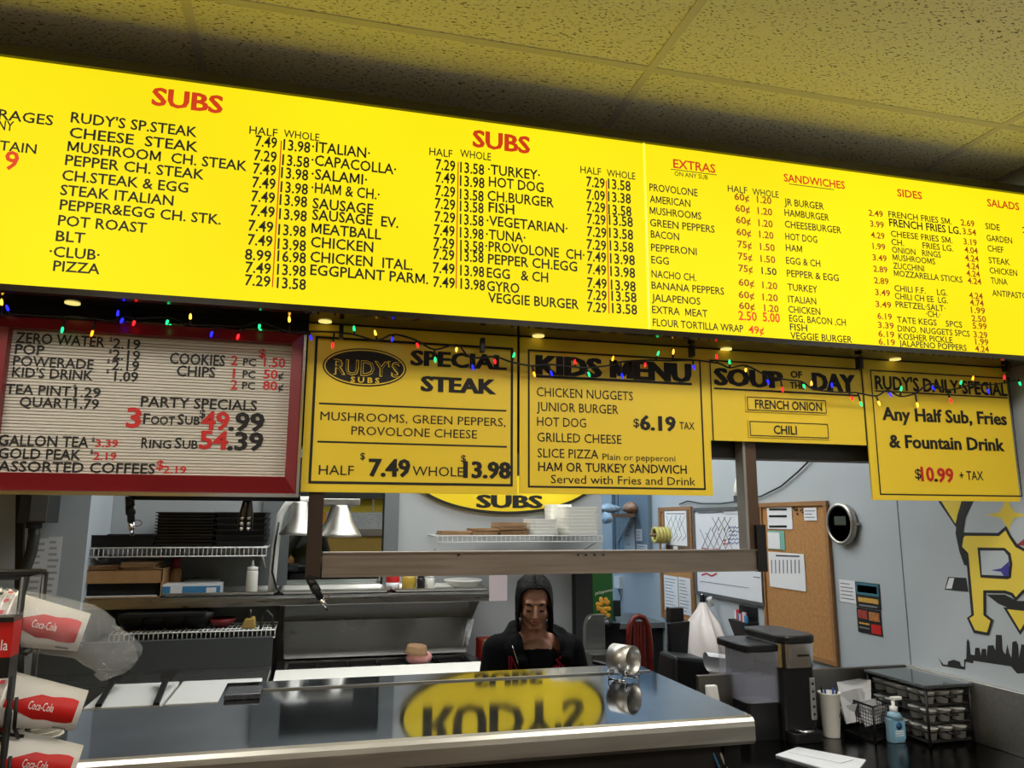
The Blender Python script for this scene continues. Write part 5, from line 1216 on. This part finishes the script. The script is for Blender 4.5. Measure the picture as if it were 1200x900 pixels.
# wall shelf with bread bags
Yb_=5.35; A,B,z0,z1=pxr(700,602,768,606,Yb_)
t=thing('bread_shelf','pale wooden shelf bracketed to the wall in the back corner','shelf',((A+B)/2,Yb_+.1,z0)); B=min(B,XR-.06)
box('plank','wood_dark',t, A,B,Yb_,Yb_+.3,z0,z1); MB().extr([Vector((B-.03,Yb_+.02,z0)),Vector((B-.03,Yb_+.3,z0)),Vector((B-.03,Yb_+.3,z0-.2))],(.02,0,0)).build('bracket','steel',t)
def lump(name,label,cat,px0,py0,px1,py1,Y,mat,seed,zb=None):
    A,B,z0,z1=pxr(px0,py0,px1,py1,Y); z0=zb if zb is not None else z0; rnd=random.Random(seed); m=MB().ball((0,0,0),1,1,1,18,10)
    ph=[rnd.uniform(0,6) for _ in range(4)]
    m.v=[((A+B)/2+x*(B-A)/2*(1+.12*math.sin(5*z+ph[0])+.08*math.sin(7*x+ph[1])), Y+.1+y*.09, z0+(z1-z0)*(.5+z*.5*(1+.15*math.sin(6*x+ph[2])))) for x,y,z in m.v]
    return tag(m.build(name,mat,None),label,cat)
lump('bread_bag','clear bag of rolls on the left of the corner shelf','bread bag',704,590,732,603,Yb_,M('bag_pale',(170,190,205),.25,var=.3,vscale=30,bump=.8,bscale=40),4,z1)
lump('bread_bag','brown bag of bread on the right of the corner shelf','bread bag',737,588,752,602,Yb_,M('bag_brown',(160,118,90),.35,var=.3,vscale=25,bump=.8,bscale=40),9,z1)
lump('bread_bag','small clear bag hanging off the left edge of the corner shelf','bread bag',711,600,722,614,Yb_-.12,'bag_pale',12)
q=onX(768,627,XR-.12)
t=thing('tape_roll','row of yellow tape rolls on a peg on the right wall','tape',(XR-.1,q.y,q.z-.06))
for i in range(4): MB().lathe([(.038,0),(.055,0),(.055,.024),(.038,.024)],(XR-.13+.026*i,q.y,q.z),(1,0,0),24,close=True).build('roll',M('tape_yellow',(190,178,96),.5),t)
MB().tube([(XR-.16,q.y,q.z),(XR-.001,q.y,q.z)],.01,8).build('peg','wood_dark',t)
q=onX(727,683,XR); t=thing('cord_socket','small white wall socket with a hanging cord','socket',(XR-.02,q.y,q.z-.05)); box('socket_plate','white_plastic',t, XR-.03,XR-.001,q.y-.05,q.y+.06,q.z-.04,q.z+.05)
MB().tube([Vector((XR-.02,q.y,q.z-.03)),onX(728,700,XR-.02),onX(724,722,XR-.02)],.005,6).build('cord','grey_dark',t)
# ------------------------------------------------------------------ paper cups in a wire rack, left foreground
def cupstack(tip, mouthdir, n, label, group, wrap=False, L=.128*.8, r0=.034*.8, r1=.046*.8):
    """tip: centre of the outermost cup's base; cups widen along mouthdir"""
    ax=Vector(mouthdir).normalized(); tip=Vector(tip)
    u=Vector((0,-1,0)); u=(u-ax*u.dot(ax)).normalized(); v=ax.cross(u)
    for i in range(n):
        b=tip+ax*(i*.0108)
        t=thing('paper_cup',label if i==0 else label.replace('front','nested').replace('showing a red bottle print','with only its rim showing'),'cup',b,group)
        MB().lathe([(r0-.003,.008),(r0-.002,0),(r0,0),(r1,L-.004),(r1+.0025,L-.003),(r1+.003,L),(r1-.001,L+.001),(r0-.003,.009)],b,ax,28,close=True).build('cup_wall','cup_white',t)
        MB().lathe([(r0-.003,.008),(.0005,.008)],b,ax,20).build('cup_base','cup_white',t)
        if i==0:
            # red bottle silhouette wrapped on the wall, facing the room
            m=MB(); prof=[(.06,.10),(.16,.10),(.30,.22),(.45,.36),(.60,.34),(.72,.40),(.86,.42),(.93,.36)]
            n_=20; vs=[]; fs=[]
            for k in range(n_+1):
                f=.05+.88*k/n_
                hw=None
                for (a,wa),(b2,wb_) in zip(prof,prof[1:]):
                    if a<=f<=b2: hw=wa+(wb_-wa)*(f-a)/(b2-a)
                hw=hw or (.10 if f<.2 else .36); hw*=1.45
                f2=1-f      # neck towards the mouth end
                rr=r0+(r1-r0)*f2+.0006
                for s in range(7):
                    an=.12+(s/6-.5)*2*hw
                    vs.append(b+ax*(f2*L)+(u*math.cos(an)+v*math.sin(an))*rr)
            for k in range(n_):
                for s in range(6): q=k*7+s; fs.append((q,q+1,q+8,q+7))
            m.add(vs,fs,True).build('bottle_print','cup_red',t)
            # script on the bottle
            tm=text_mb('Coca-Cola',(0,0,0),(1,0,0),(0,1,0),.032,.010,.004)
            tm.v=[tuple(b+ax*(L*.66-x)+(u*math.cos(.02+y/.032)+v*math.sin(.02+y/.032))*(r0+(r1-r0)*.5+.0022)) for x,y,z in [(q[0],q[1]+.0*q[0],0) for q in tm.v]]
            tm.build('script_print','cup_white',t)
            bc=MB()
            for k in range(8):
                xx=L*.12+k*.0022; rr=r0+(r1-r0)*.2+.001; pts=[]
                for an in (-.95,-.75):
                    for d_ in (0,.0014): pts.append(b+ax*(xx+d_)+(u*math.cos(an)+v*math.sin(an))*rr)
                bc.add([pts[0],pts[1],pts[3],pts[2]],[(0,1,2,3)])
            bc.build('bar_print','pen_grey',t)
        else:
            m=MB()
            for k in range(7):
                an=-1.3+k*.45+(i%2)*.2; rr=r1+.0036; pts=[]
                for da in (0,.14):
                    for d_ in (-.006,0): pts.append(b+ax*(L-.001+d_)+(u*math.cos(an+da+(.05 if d_ else 0))+v*math.sin(an+da+(.05 if d_ else 0)))*(rr-.0004))
                m.add([pts[0],pts[1],pts[3],pts[2]],[(0,1,2,3)])
            m.build('rim_dashes','cup_red' if i%2 else 'ink',t)
    return ax,u,v,tip
YQ=1.30
rk=thing('cup_rack','black wire cup rack at the left edge in the foreground','rack',onY(20,900,YQ))
# drink stand that carries the rack
zst=.95
t=thing('drink_stand','low dark drink stand under the cup rack','stand',(-.65,1.3,0)); box('stand_body','body_dark',t, -1.0,-.27,1.12,1.43,0,zst,bevel=.004)
mouth=(-.97,-.2,.25)
tips=[onY(99,737,YQ),onY(96,828,YQ-.0),onY(90,893,YQ)]
ns=['top','middle','bottom']
for i,tp in enumerate(tips):
    tp=tp+Vector((0,.0,-.005))
    ax,u,v,_=cupstack(tp,mouth,9,'%s row front paper cup showing a red bottle print, in the wire rack'%ns[i],'%s row of paper cups'%ns[i])
    # cradle wires for each row
    for s in (-1,1):
        a=tp+ax*.064+Vector((0,s*.024,-.0385)); MB().tube([a,a+ax*.24],.0025,6).build('cradle_wire','black_metal',rk)
    for f in (.072,.136,.24):
        c_=tp+ax*f; MB().tube([c_+Vector((0,-.045,.016)),c_+Vector((0,-.041,-.024)),c_+Vector((0,-.02,-.0425)),c_+Vector((0,.02,-.0425)),c_+Vector((0,.041,-.024)),c_+Vector((0,.045,.016))],.0025,6).build('hoop_wire','black_metal',rk)
    if i==0:
        # clear plastic sleeve over the top row
        bag=thing('plastic_sleeve','torn clear plastic sleeve around the top row of cups','plastic sleeve',tp)
        rnd=random.Random(5); n=26; vs=[]; fs=[]; rows=[(h_*.8,q_*.8) for h_,q_ in [(.15,.052),(.10,.051),(.05,.05),(.0,.048),(-.02,.05),(-.04,.046),(-.06,.044),(-.075,.046)]]
        for r_i,(h,rr) in enumerate(rows):
            for j in range(n):
                t_=2*math.pi*j/n; f=1+(.04+.05*r_i/4)*math.sin(3*t_+r_i)+(.03+.03*r_i/4)*math.sin(7*t_+r_i*1.7)
                sag=max(0,-h)*.35
                vs.append(tp+ax*(h-(.02*math.sin(2*t_+1) if r_i>5 else 0))+(u*math.cos(t_)*(1-.07*max(0,r_i-3))+v*math.sin(t_))*rr*f+Vector((0,0,-sag)))
        for r_i in range(len(rows)-1):
            for j in range(n): fs.append((r_i*n+j,r_i*n+(j+1)%n,(r_i+1)*n+(j+1)%n,(r_i+1)*n+j))
        MB().add(vs,fs,True).build('sleeve_film','bag_clear',bag)
# rack uprights and top hoop
def V(px,py,Y): return onY(px,py,Y)
fr=V(28,676,YQ-.05); bk=V(53,670,YQ+.056)
fl=fr+Vector((-.24,0,0)); bl=bk+Vector((-.24,0,0))
for p in (fr,bk,fl,bl): MB().tube([(p.x,p.y,zst),p],.0048,8).build('upright','black_metal',rk)
bk2=Vector((bk.x,bk.y,fr.z)); bl2=Vector((bl.x,bl.y,fr.z))
MB().tube([fl,fr,bk,bl],.0042,8,closed=True).build('top_frame','black_metal',rk)
for zz in (fr.z-.105,fr.z-.216,fr.z-.32):
    MB().tube([(fl.x,fl.y,zz),(fr.x,fr.y,zz),(bk.x,bk.y,zz),(bl.x,bl.y,zz)],.0036,6,closed=True).build('side_frame','black_metal',rk)
# red and black dispenser at the frame edge
A,B,z0,z1=pxr(-55,724,13,796,YQ-.13)
t=thing('napkin_box','red and black dispenser box with white script in front of the cup rack','dispenser',((A+B)/2,YQ-.12,z0))
zm=z0+(z1-z0)*.34
MB().box(A,B,YQ-.13,YQ-.10,z0,zm).build('black_base','black_plastic',t); MB().box(A,B,YQ-.13,YQ-.10,zm,z1-.006).build('red_panel','cup_red',t); MB().box(A,B,YQ-.132,YQ-.098,z1-.006,z1).build('top_edge','black_plastic',t)
MB().box((A+B)/2-.01,(A+B)/2+.01,YQ-.12,YQ-.105,zst,z0).build('stem','black_metal',t)
x1_=V(9,760,YQ-.13).x; text_mb('Coca-Cola',(x1_-.06,YQ-.1305,V(5,762,YQ-.13).z),(1,0,0),(0,0,1),.06,.013,.004).build('script_print','cup_white',t)
# pile of nested lids behind the middle row
c=V(56,846,YQ+.085); zc0=V(56,866,YQ+.085).z
for i in range(9):
    tag(MB().lathe([(.029,0),(.033,.006),(.0345,.0062),(.0345,.0074),(.0305,.0075),(.001,.003)],(c.x-.01+random.uniform(-.001,.001),c.y,zc0+i*.0076),(0,0,1),22).build('paper_cup','cup_white',None),'plain white paper cup in the upright pile behind the wire rack','cup','plain cups in the upright pile')
t=thing('cup_pedestal','short dark pedestal under the upright pile of plain cups','stand',(c.x-.01,c.y,zst)); MB().lathe([(.04,0),(.04,.01),(.01,.02),(.01,zc0-.015-zst),(.033,zc0-.01-zst),(.033,zc0-zst)],(c.x-.01,c.y,zst),(0,0,1),18).build('pedestal','black_metal',t)
# ------------------------------------------------------------------ people
from mathutils.bvhtree import BVHTree
def fuse(mb, voxel, smooth=6, factor=.5):
    """closed shapes -> one continuous skin"""
    me=bpy.data.meshes.new('fuse'); me.from_pydata(mb.v,[],mb.f)
    bm=bmesh.new(); bm.from_mesh(me); bmesh.ops.remove_doubles(bm,verts=bm.verts,dist=1e-6); bmesh.ops.recalc_face_normals(bm,faces=bm.faces); bm.to_mesh(me); bm.free()
    ob=bpy.data.objects.new('fuse',me); COL.objects.link(ob)
    r=ob.modifiers.new('r','REMESH'); r.mode='VOXEL'; r.voxel_size=voxel
    s=ob.modifiers.new('s','SMOOTH'); s.iterations=smooth; s.factor=factor
    dg=bpy.context.evaluated_depsgraph_get(); ev=ob.evaluated_get(dg); m2=ev.to_mesh()
    out=MB(); out.add([tuple(v.co) for v in m2.vertices],[tuple(p.vertices) for p in m2.polygons],True)
    ev.to_mesh_clear(); bpy.data.objects.remove(ob); bpy.data.meshes.remove(me)
    return out
def frame(c, yaw, pitch):
    """head frame: X image-right, Y forward, Z up; faces -Y of the room at yaw 0"""
    f=Vector((math.sin(yaw),-math.cos(yaw),0)); x=Vector((0,0,1)).cross(f)*-1
    x=Vector((math.cos(yaw),math.sin(yaw),0)); u=Vector((0,0,1))
    f2=f*math.cos(pitch)-u*math.sin(pitch); u2=u*math.cos(pitch)+f*math.sin(pitch)
    R=Matrix((x,f2,u2)).transposed(); return lambda p: Vector(c)+R@Vector(p), R
def head(mb, T, R):
    def E(c,a,b,d): mb.ball(T(c),a,b,d,18,12,rot=R)
    E((0,-.012,.035),.073,.091,.083); E((0,.03,-.025),.060,.060,.082); E((0,.05,-.088),.033,.030,.026)
    for s in (-1,1):
        E((s*.032,.058,-.028),.026,.026,.030); E((s*.031,.076,.004),.0135,.0125,.0105)
        mb.cap(T((s*.052,.02,-.05)),T((s*.02,.062,-.094)),.02,.018)
        E((s*.0735,-.006,-.006),.009,.017,.029); mb.ball(T((s*.0095,.096,-.033)),.0075,.008,.0065,8,6)
    mb.cap(T((-.036,.071,.028)),T((.036,.071,.028)),.013,.013)
    mb.cap(T((0,.088,.012)),T((0,.106,-.026)),.0075,.0105); mb.cap(T((-.016,.084,-.056)),T((.016,.084,-.056)),.0085,.0085); mb.cap(T((-.012,.083,-.066)),T((.012,.083,-.066)),.0085,.0085)
def hand(mb, wrist, d, n, s):
    """palm and five bent fingers; d along the forearm, n palm normal, s towards the thumb"""
    d=Vector(d).normalized(); n=(Vector(n)-d*Vector(n).dot(d)).normalized(); t=Vector(s); t=(t-d*t.dot(d)-n*t.dot(n)).normalized(); w=Vector(wrist)
    for k in (-.026,-.009,.009,.026): mb.cap(w+t*k*.7+d*.012,w+t*k+d*.082,.013,.0115,8)
    for k,l in ((.030,.068),(.010,.078),(-.010,.072),(-.029,.056)):
        a=w+t*k+d*.085; b=a+d*l*.42+n*l*.12; c=b+d*l*.26+n*l*.2; e=c+d*l*.12+n*l*.22
        mb.cap(a,b,.0095,.009,8).cap(b,c,.009,.0083,8).cap(c,e,.0083,.007,8)
    a=w+t*.028+d*.022; b=a+t*.028+d*.026+n*.01; c=b+t*.006+d*.028+n*.012
    mb.cap(a,b,.012,.0105,8).cap(b,c,.0105,.008,8)
def body(mb, J, k=0.0, legs=True, arms=True):
    mb.cap(J['neck0'],J['neck1'],.052+k*.4,.05+k*.2) if k==0 else None
    mb.cap(J['hip'],J['waist'],.135+k,.125+k); mb.cap(J['waist'],J['chest'],.125+k,.125+k)
    hx=Vector((.09,0,0))
    if k==0 or k>0:
        mb.cap(Vector(J['chest'])-hx*.8,Vector(J['chest'])+hx*.8,.105+k,.105+k); mb.cap(Vector(J['hip'])-hx*.7,Vector(J['hip'])+hx*.7,.115+k,.115+k)
    mb.cap(J['shl'],J['shr'],.052+k,.052+k)
    for s in 'lr':
        mb.cap(J['neck0'],J['sh'+s],.047+k*.6,.05+k)
        if arms:
            mb.cap(J['sh'+s],J['el'+s],.052+k,.042+k); mb.cap(J['el'+s],J['wr'+s],.041+k,.029+k*.9)
        if legs:
            mb.cap(J['hp'+s],J['kn'+s],.088+k,.058+k); mb.cap(J['kn'+s],J['an'+s],.057+k,.042+k)

# ---- worker behind the counter, bent over her work
HC=onY(628,706,3.5)+Vector((0,.03,0)); T,R=frame(HC,-.2,.36)
cx=HC.x
J=dict(neck1=T((0,-.03,-.05)),neck0=(cx+.015,3.60,1.135),chest=(cx+.02,3.66,1.01),waist=(cx+.02,3.80,.92),hip=(cx+.02,3.90,.84),
       shl=(cx-.155,3.59,1.085),shr=(cx+.19,3.60,1.075),ell=(cx-.21,3.55,.83),elr=(cx+.25,3.56,.82),wrl=(cx-.10,3.33,.84),wrr=(cx+.14,3.33,.84),
       hpl=(cx-.07,3.90,.80),hpr=(cx+.11,3.90,.80),knl=(cx-.08,3.80,.44),knr=(cx+.12,3.80,.44),anl=(cx-.08,3.86,.09),anr=(cx+.12,3.86,.09))
p=thing('person','dark haired worker in a black zip hoodie looking down behind the steel counter','person',(cx,3.85,0))
mb=MB(); head(mb,T,R); body(mb,J)
for s in (-1,1): mb.cap(T((s*.02,-.01,-.06)),(cx+.015+s*.025,3.585,1.125),.036,.04)
mb.ball((cx+.015,3.545,1.09),.08,.05,.05,16,10)
hand(mb,J['wrl'],(.6,-.8,-.15),(0,0,-1),(.8,.5,0)); hand(mb,J['wrr'],(-.6,-.8,-.15),(0,0,-1),(-.8,.5,0))
for a in ('anl','anr'): mb.cap(J[a],Vector(J[a])+Vector((0,-.12,-.045)),.045,.035)
fuse(mb,.0055,4).build('body','skin',p)
# face details
def arc(c0,c1,lift,n=7): return [T((c0[0]+(c1[0]-c0[0])*i/n, c0[1]+(c1[1]-c0[1])*i/n, c0[2]+(c1[2]-c0[2])*i/n+lift*math.sin(math.pi*i/n))) for i in range(n+1)]
for s in (-1,1):
    MB().tube(arc((s*.016,.0905,.022),(s*.05,.074,.024),.006),[.0016,.0042,.0048,.0045,.004,.0034,.0026,.001],6).build('eyebrow','hair_black',p)
    MB().tube(arc((s*.019,.0865,-.001),(s*.043,.078,-.001),-.005),[.001,.0032,.004,.0042,.0042,.0038,.003,.001],6).build('eyelashes','hair_black',p)
MB().tube(arc((-.02,.0905,-.057),(.02,.0905,-.057),.003),[.001,.003,.0042,.0045,.0045,.0042,.003,.001],8).build('upper_lip','skin_lip',p)
MB().tube(arc((-.017,.0895,-.0645),(.017,.0895,-.0645),-.003),[.001,.003,.0045,.005,.005,.0045,.003,.001],8).build('lower_lip','skin_lip',p)
# hair: parted in the middle, straight to below the jaw
h=MB(); h.ball(T((0,-.024,.044)),.076,.088,.082,20,14,rot=R)
for x in (-.05,-.02,.02,.05): h.cap(T((x,-.08,.05)),T((x,-.08,.05))+Vector((0,.0,-.14)),.03,.02)
hair=fuse(h,.005,3).build('hair','hair_black',p)
rnd=random.Random(11); st=MB()
for s in (-1,1):
    for k in range(34):
        yk=.066-.145*k/33; pts=[]; rad=[]
        def shell(a,yk=yk):
            y=yk-.022*math.sin(a); q=math.sqrt(max(.08,1-((y+.012)/.103)**2))
            return Vector((s*.081*q*math.sin(a), y, .035+.091*q*math.cos(a)))
        for i_ in range(7):
            a=.03+i_/6*1.45; pts.append(T(shell(a)+Vector((0,0,.002*rnd.uniform(-1,1))))); rad.append(.0066 if i_ else .004)
        e=pts[-1]; L_=max(.03,(e.z-(HC.z-.118))+rnd.uniform(-.012,.012)); wide=max(0,.079-abs(shell(1.45).x))
        for f in (.2,.45,.7,.9,1.0):
            pts.append(e+Vector((s*wide*min(1,f*1.6)+s*.004*math.sin(f*3+k),.004*math.sin(k)*f,-L_*f))); rad.append(.0066*(1-.55*f))
        st.tube(pts,rad,6)
ho=st.build('hair_strands','hair_black',hair); ho['kind']='stuff'
# tee, hoodie, trousers, shoes
m=MB(); m.ball((cx+.015,3.55,1.03),.12,.062,.060,18,12); m.cap((cx+.015,3.59,1.02),(cx+.02,3.66,.96),.125,.125)
fuse(m,.008,3).build('t_shirt','shirt_black',p)
m=MB()
J2=dict(J); body(m,J2,.024,legs=False)
m.cap((cx-.07,3.55,1.08),(cx-.07,3.60,.98),.085,.11); m.cap((cx+.11,3.55,1.075),(cx+.11,3.60,.98),.085,.11)
# hood rolled around the neck and open collar edges
hood=[(cx-.075,3.475,1.05),(cx-.105,3.53,1.10),(cx-.105,3.60,1.15),(cx-.06,3.68,1.18),(cx+.015,3.71,1.18),(cx+.10,3.68,1.175),(cx+.155,3.60,1.15),(cx+.165,3.53,1.105),(cx+.13,3.475,1.06)]
for a,b in zip(hood,hood[1:]): m.cap(a,b,.029,.029)
m.cap((cx+.165,3.60,1.135),(cx+.235,3.58,1.10),.03,.022); m.ball((cx+.02,3.72,1.10),.13,.07,.08,16,10)
hd=fuse(m,.0075,4)
# open the front: drop what sits in the neck opening
cen=Vector((cx+.02,3.44,1.11)); keep=[]
for f in hd.f:
    c=sum((Vector(hd.v[i]) for i in f),Vector())/len(f)
    halfw=.085*max(0,min(1,(c.z-.97)/.12))
    inV=abs(c.x-(cx+.022))<halfw and c.y<3.60 and c.z>.97
    keep.append(not inV)
hd.f=[f for f,k in zip(hd.f,keep) if k]; hd.sm=[True]*len(hd.f)
hoodie=hd.build('hoodie','hoodie_black',p)
bv=BVHTree.FromPolygons([Vector(v) for v in hd.v],hd.f)
def on_cloth(x,y,lift=.003):
    d=ray(x,y).normalized(); loc,nrm,_,_=bv.ray_cast(CAMP,d)
    return loc-d*lift if loc is not None else onY(x,y,3.45)
def decal(st,x0,y0,x1,y1,cap,mat):
    tm=text_mb(st,(x0,0,0),(1,0,0),(0,0,1),x1-x0,cap,.03)
    tm.v=[tuple(on_cloth(v[0], y0+(y1-y0)*(v[0]-x0)/max(1e-6,x1-x0)-v[2])) for v in tm.v]
    tm.build('print_letters',mat,hoodie)
decal('IN',596,783,606,784,14,'print_pink'); decal('RSI',642,784,661,781,13,'print_pink')
for a,b in (((600.5,757),(610.5,789)),((654,760),(640,787))):
    MB().tube([on_cloth(a[0]+(b[0]-a[0])*i/8,a[1]+(b[1]-a[1])*i/8,.004) for i in range(9)],.0022,6).build('zip','chrome',hoodie)
m=MB()
mm=dict(J)
for s in 'lr':
    m.cap(mm['hp'+s],mm['kn'+s],.1,.07); m.cap(mm['kn'+s],mm['an'+s],.07,.055)
m.cap(Vector(mm['hip'])-Vector((.07,0,0)),Vector(mm['hip'])+Vector((.07,0,0)),.13,.13)
fuse(m,.01,3).build('trousers','pants_dark',p)
for s in 'lr':
    a=Vector(mm['an'+s]); MB().cap(a+Vector((0,.02,-.04)),a+Vector((0,-.14,-.05)),.048,.04).build('shoe','black_matte',p)

# ---- customer taking the picture, standing behind the lens (seen in the mirror window)
T,R0=frame((-.06,-.42,1.70),math.pi,.05)
cx=-.06; yb=-.46
J=dict(neck1=T((0,-.03,-.05)),neck0=(cx,yb,1.50),chest=(cx,yb,1.30),waist=(cx,yb,1.10),hip=(cx,yb,.95),
       shl=(cx-.19,yb,1.43),shr=(cx+.19,yb,1.43),ell=(cx-.27,yb+.1,1.2),elr=(cx+.27,yb+.1,1.2),wrl=(-.10,-.14,1.585),wrr=(.10,-.14,1.585),
       hpl=(cx-.09,yb,.9),hpr=(cx+.09,yb,.9),knl=(cx-.1,yb+.02,.5),knr=(cx+.1,yb+.02,.5),anl=(cx-.1,yb,.09),anr=(cx+.1,yb,.09))
p=thing('person','customer in a dark jacket holding up a phone, mirrored in the kitchen window','person',(cx,yb,0))
mb=MB(); head(mb,T,R0); body(mb,J)
hand(mb,J['wrl'],(.25,.5,.6),(.8,0,-.2),(.2,.6,.5)); hand(mb,J['wrr'],(-.25,.5,.6),(-.8,0,-.2),(-.2,.6,.5))
for a in ('anl','anr'): mb.cap(J[a],Vector(J[a])+Vector((0,.12,-.045)),.045,.035)
fuse(mb,.007,4).build('body','skin',p)
h=MB(); h.ball(T((0,-.022,.045)),.08,.095,.086,18,12,rot=R0)
fuse(h,.007,3).build('hair','hair_black',p)
m=MB(); body(m,J,.02,legs=False); fuse(m,.011,3).build('jacket',M('jacket_dark',(54,58,62),.9),p)
m=MB()
for s in 'lr': m.cap(J['hp'+s],J['kn'+s],.1,.07); m.cap(J['kn'+s],J['an'+s],.07,.055)
m.cap(Vector(J['hip'])-Vector((.07,0,0)),Vector(J['hip'])+Vector((.07,0,0)),.13,.13)
fuse(m,.012,3).build('trousers','pants_dark',p)
tag(box('phone','black_plastic',None, -.08,.08,-.055,-.046,1.645,1.72,bevel=.003),'black phone held up by the customer','phone')
# customer side back wall: pale patterned panels, yellow band, orange notice (mirrored in the window)
wf=bpy.data.objects['wall_front']
def patterned():
    m=bpy.data.materials.new('pattern_tiles'); m.use_nodes=True; nt=m.node_tree; b=nt.nodes['Principled BSDF']
    tc=nt.nodes.new('ShaderNodeTexCoord'); br=nt.nodes.new('ShaderNodeTexBrick'); mp=nt.nodes.new('ShaderNodeMapping'); mp.inputs['Rotation'].default_value=(math.pi/2,0,0)
    nt.links.new(tc.outputs['Object'],mp.inputs[0]); nt.links.new(mp.outputs[0],br.inputs['Vector'])
    br.inputs['Scale'].default_value=9; br.inputs['Color1'].default_value=(.72,.74,.78,1); br.inputs['Color2'].default_value=(.55,.6,.7,1); br.inputs['Mortar'].default_value=(.18,.24,.36,1); br.inputs['Mortar Size'].default_value=.03
    nt.links.new(br.outputs[0],b.inputs['Base Color']); MATS['pattern_tiles']=m
patterned()
box('patterned_panel','pattern_tiles',wf, -.9,.35,YF,YF+.012,1.5,2.2); box('patterned_panel','pattern_tiles',wf, .5,1.9,YF,YF+.012,1.5,2.2)
box('chair_rail','grey_panel',wf, XL+.01,XR-.01,YF,YF+.05,1.42,1.5)
box('yellow_band','oval_yellow',wf, XL+.01,XR-.01,YF,YF+.02,2.25,CEIL)
box('dark_mullion','black_matte',wf, .36,.49,YF,YF+.03,1.5,2.25)
a=tag(box('orange_notice',M('notice_orange',(230,150,30),.6),None, -.05,.22,YF+.013,YF+.017,1.62,1.95),'orange notice on the wall opposite the kitchen','notice')
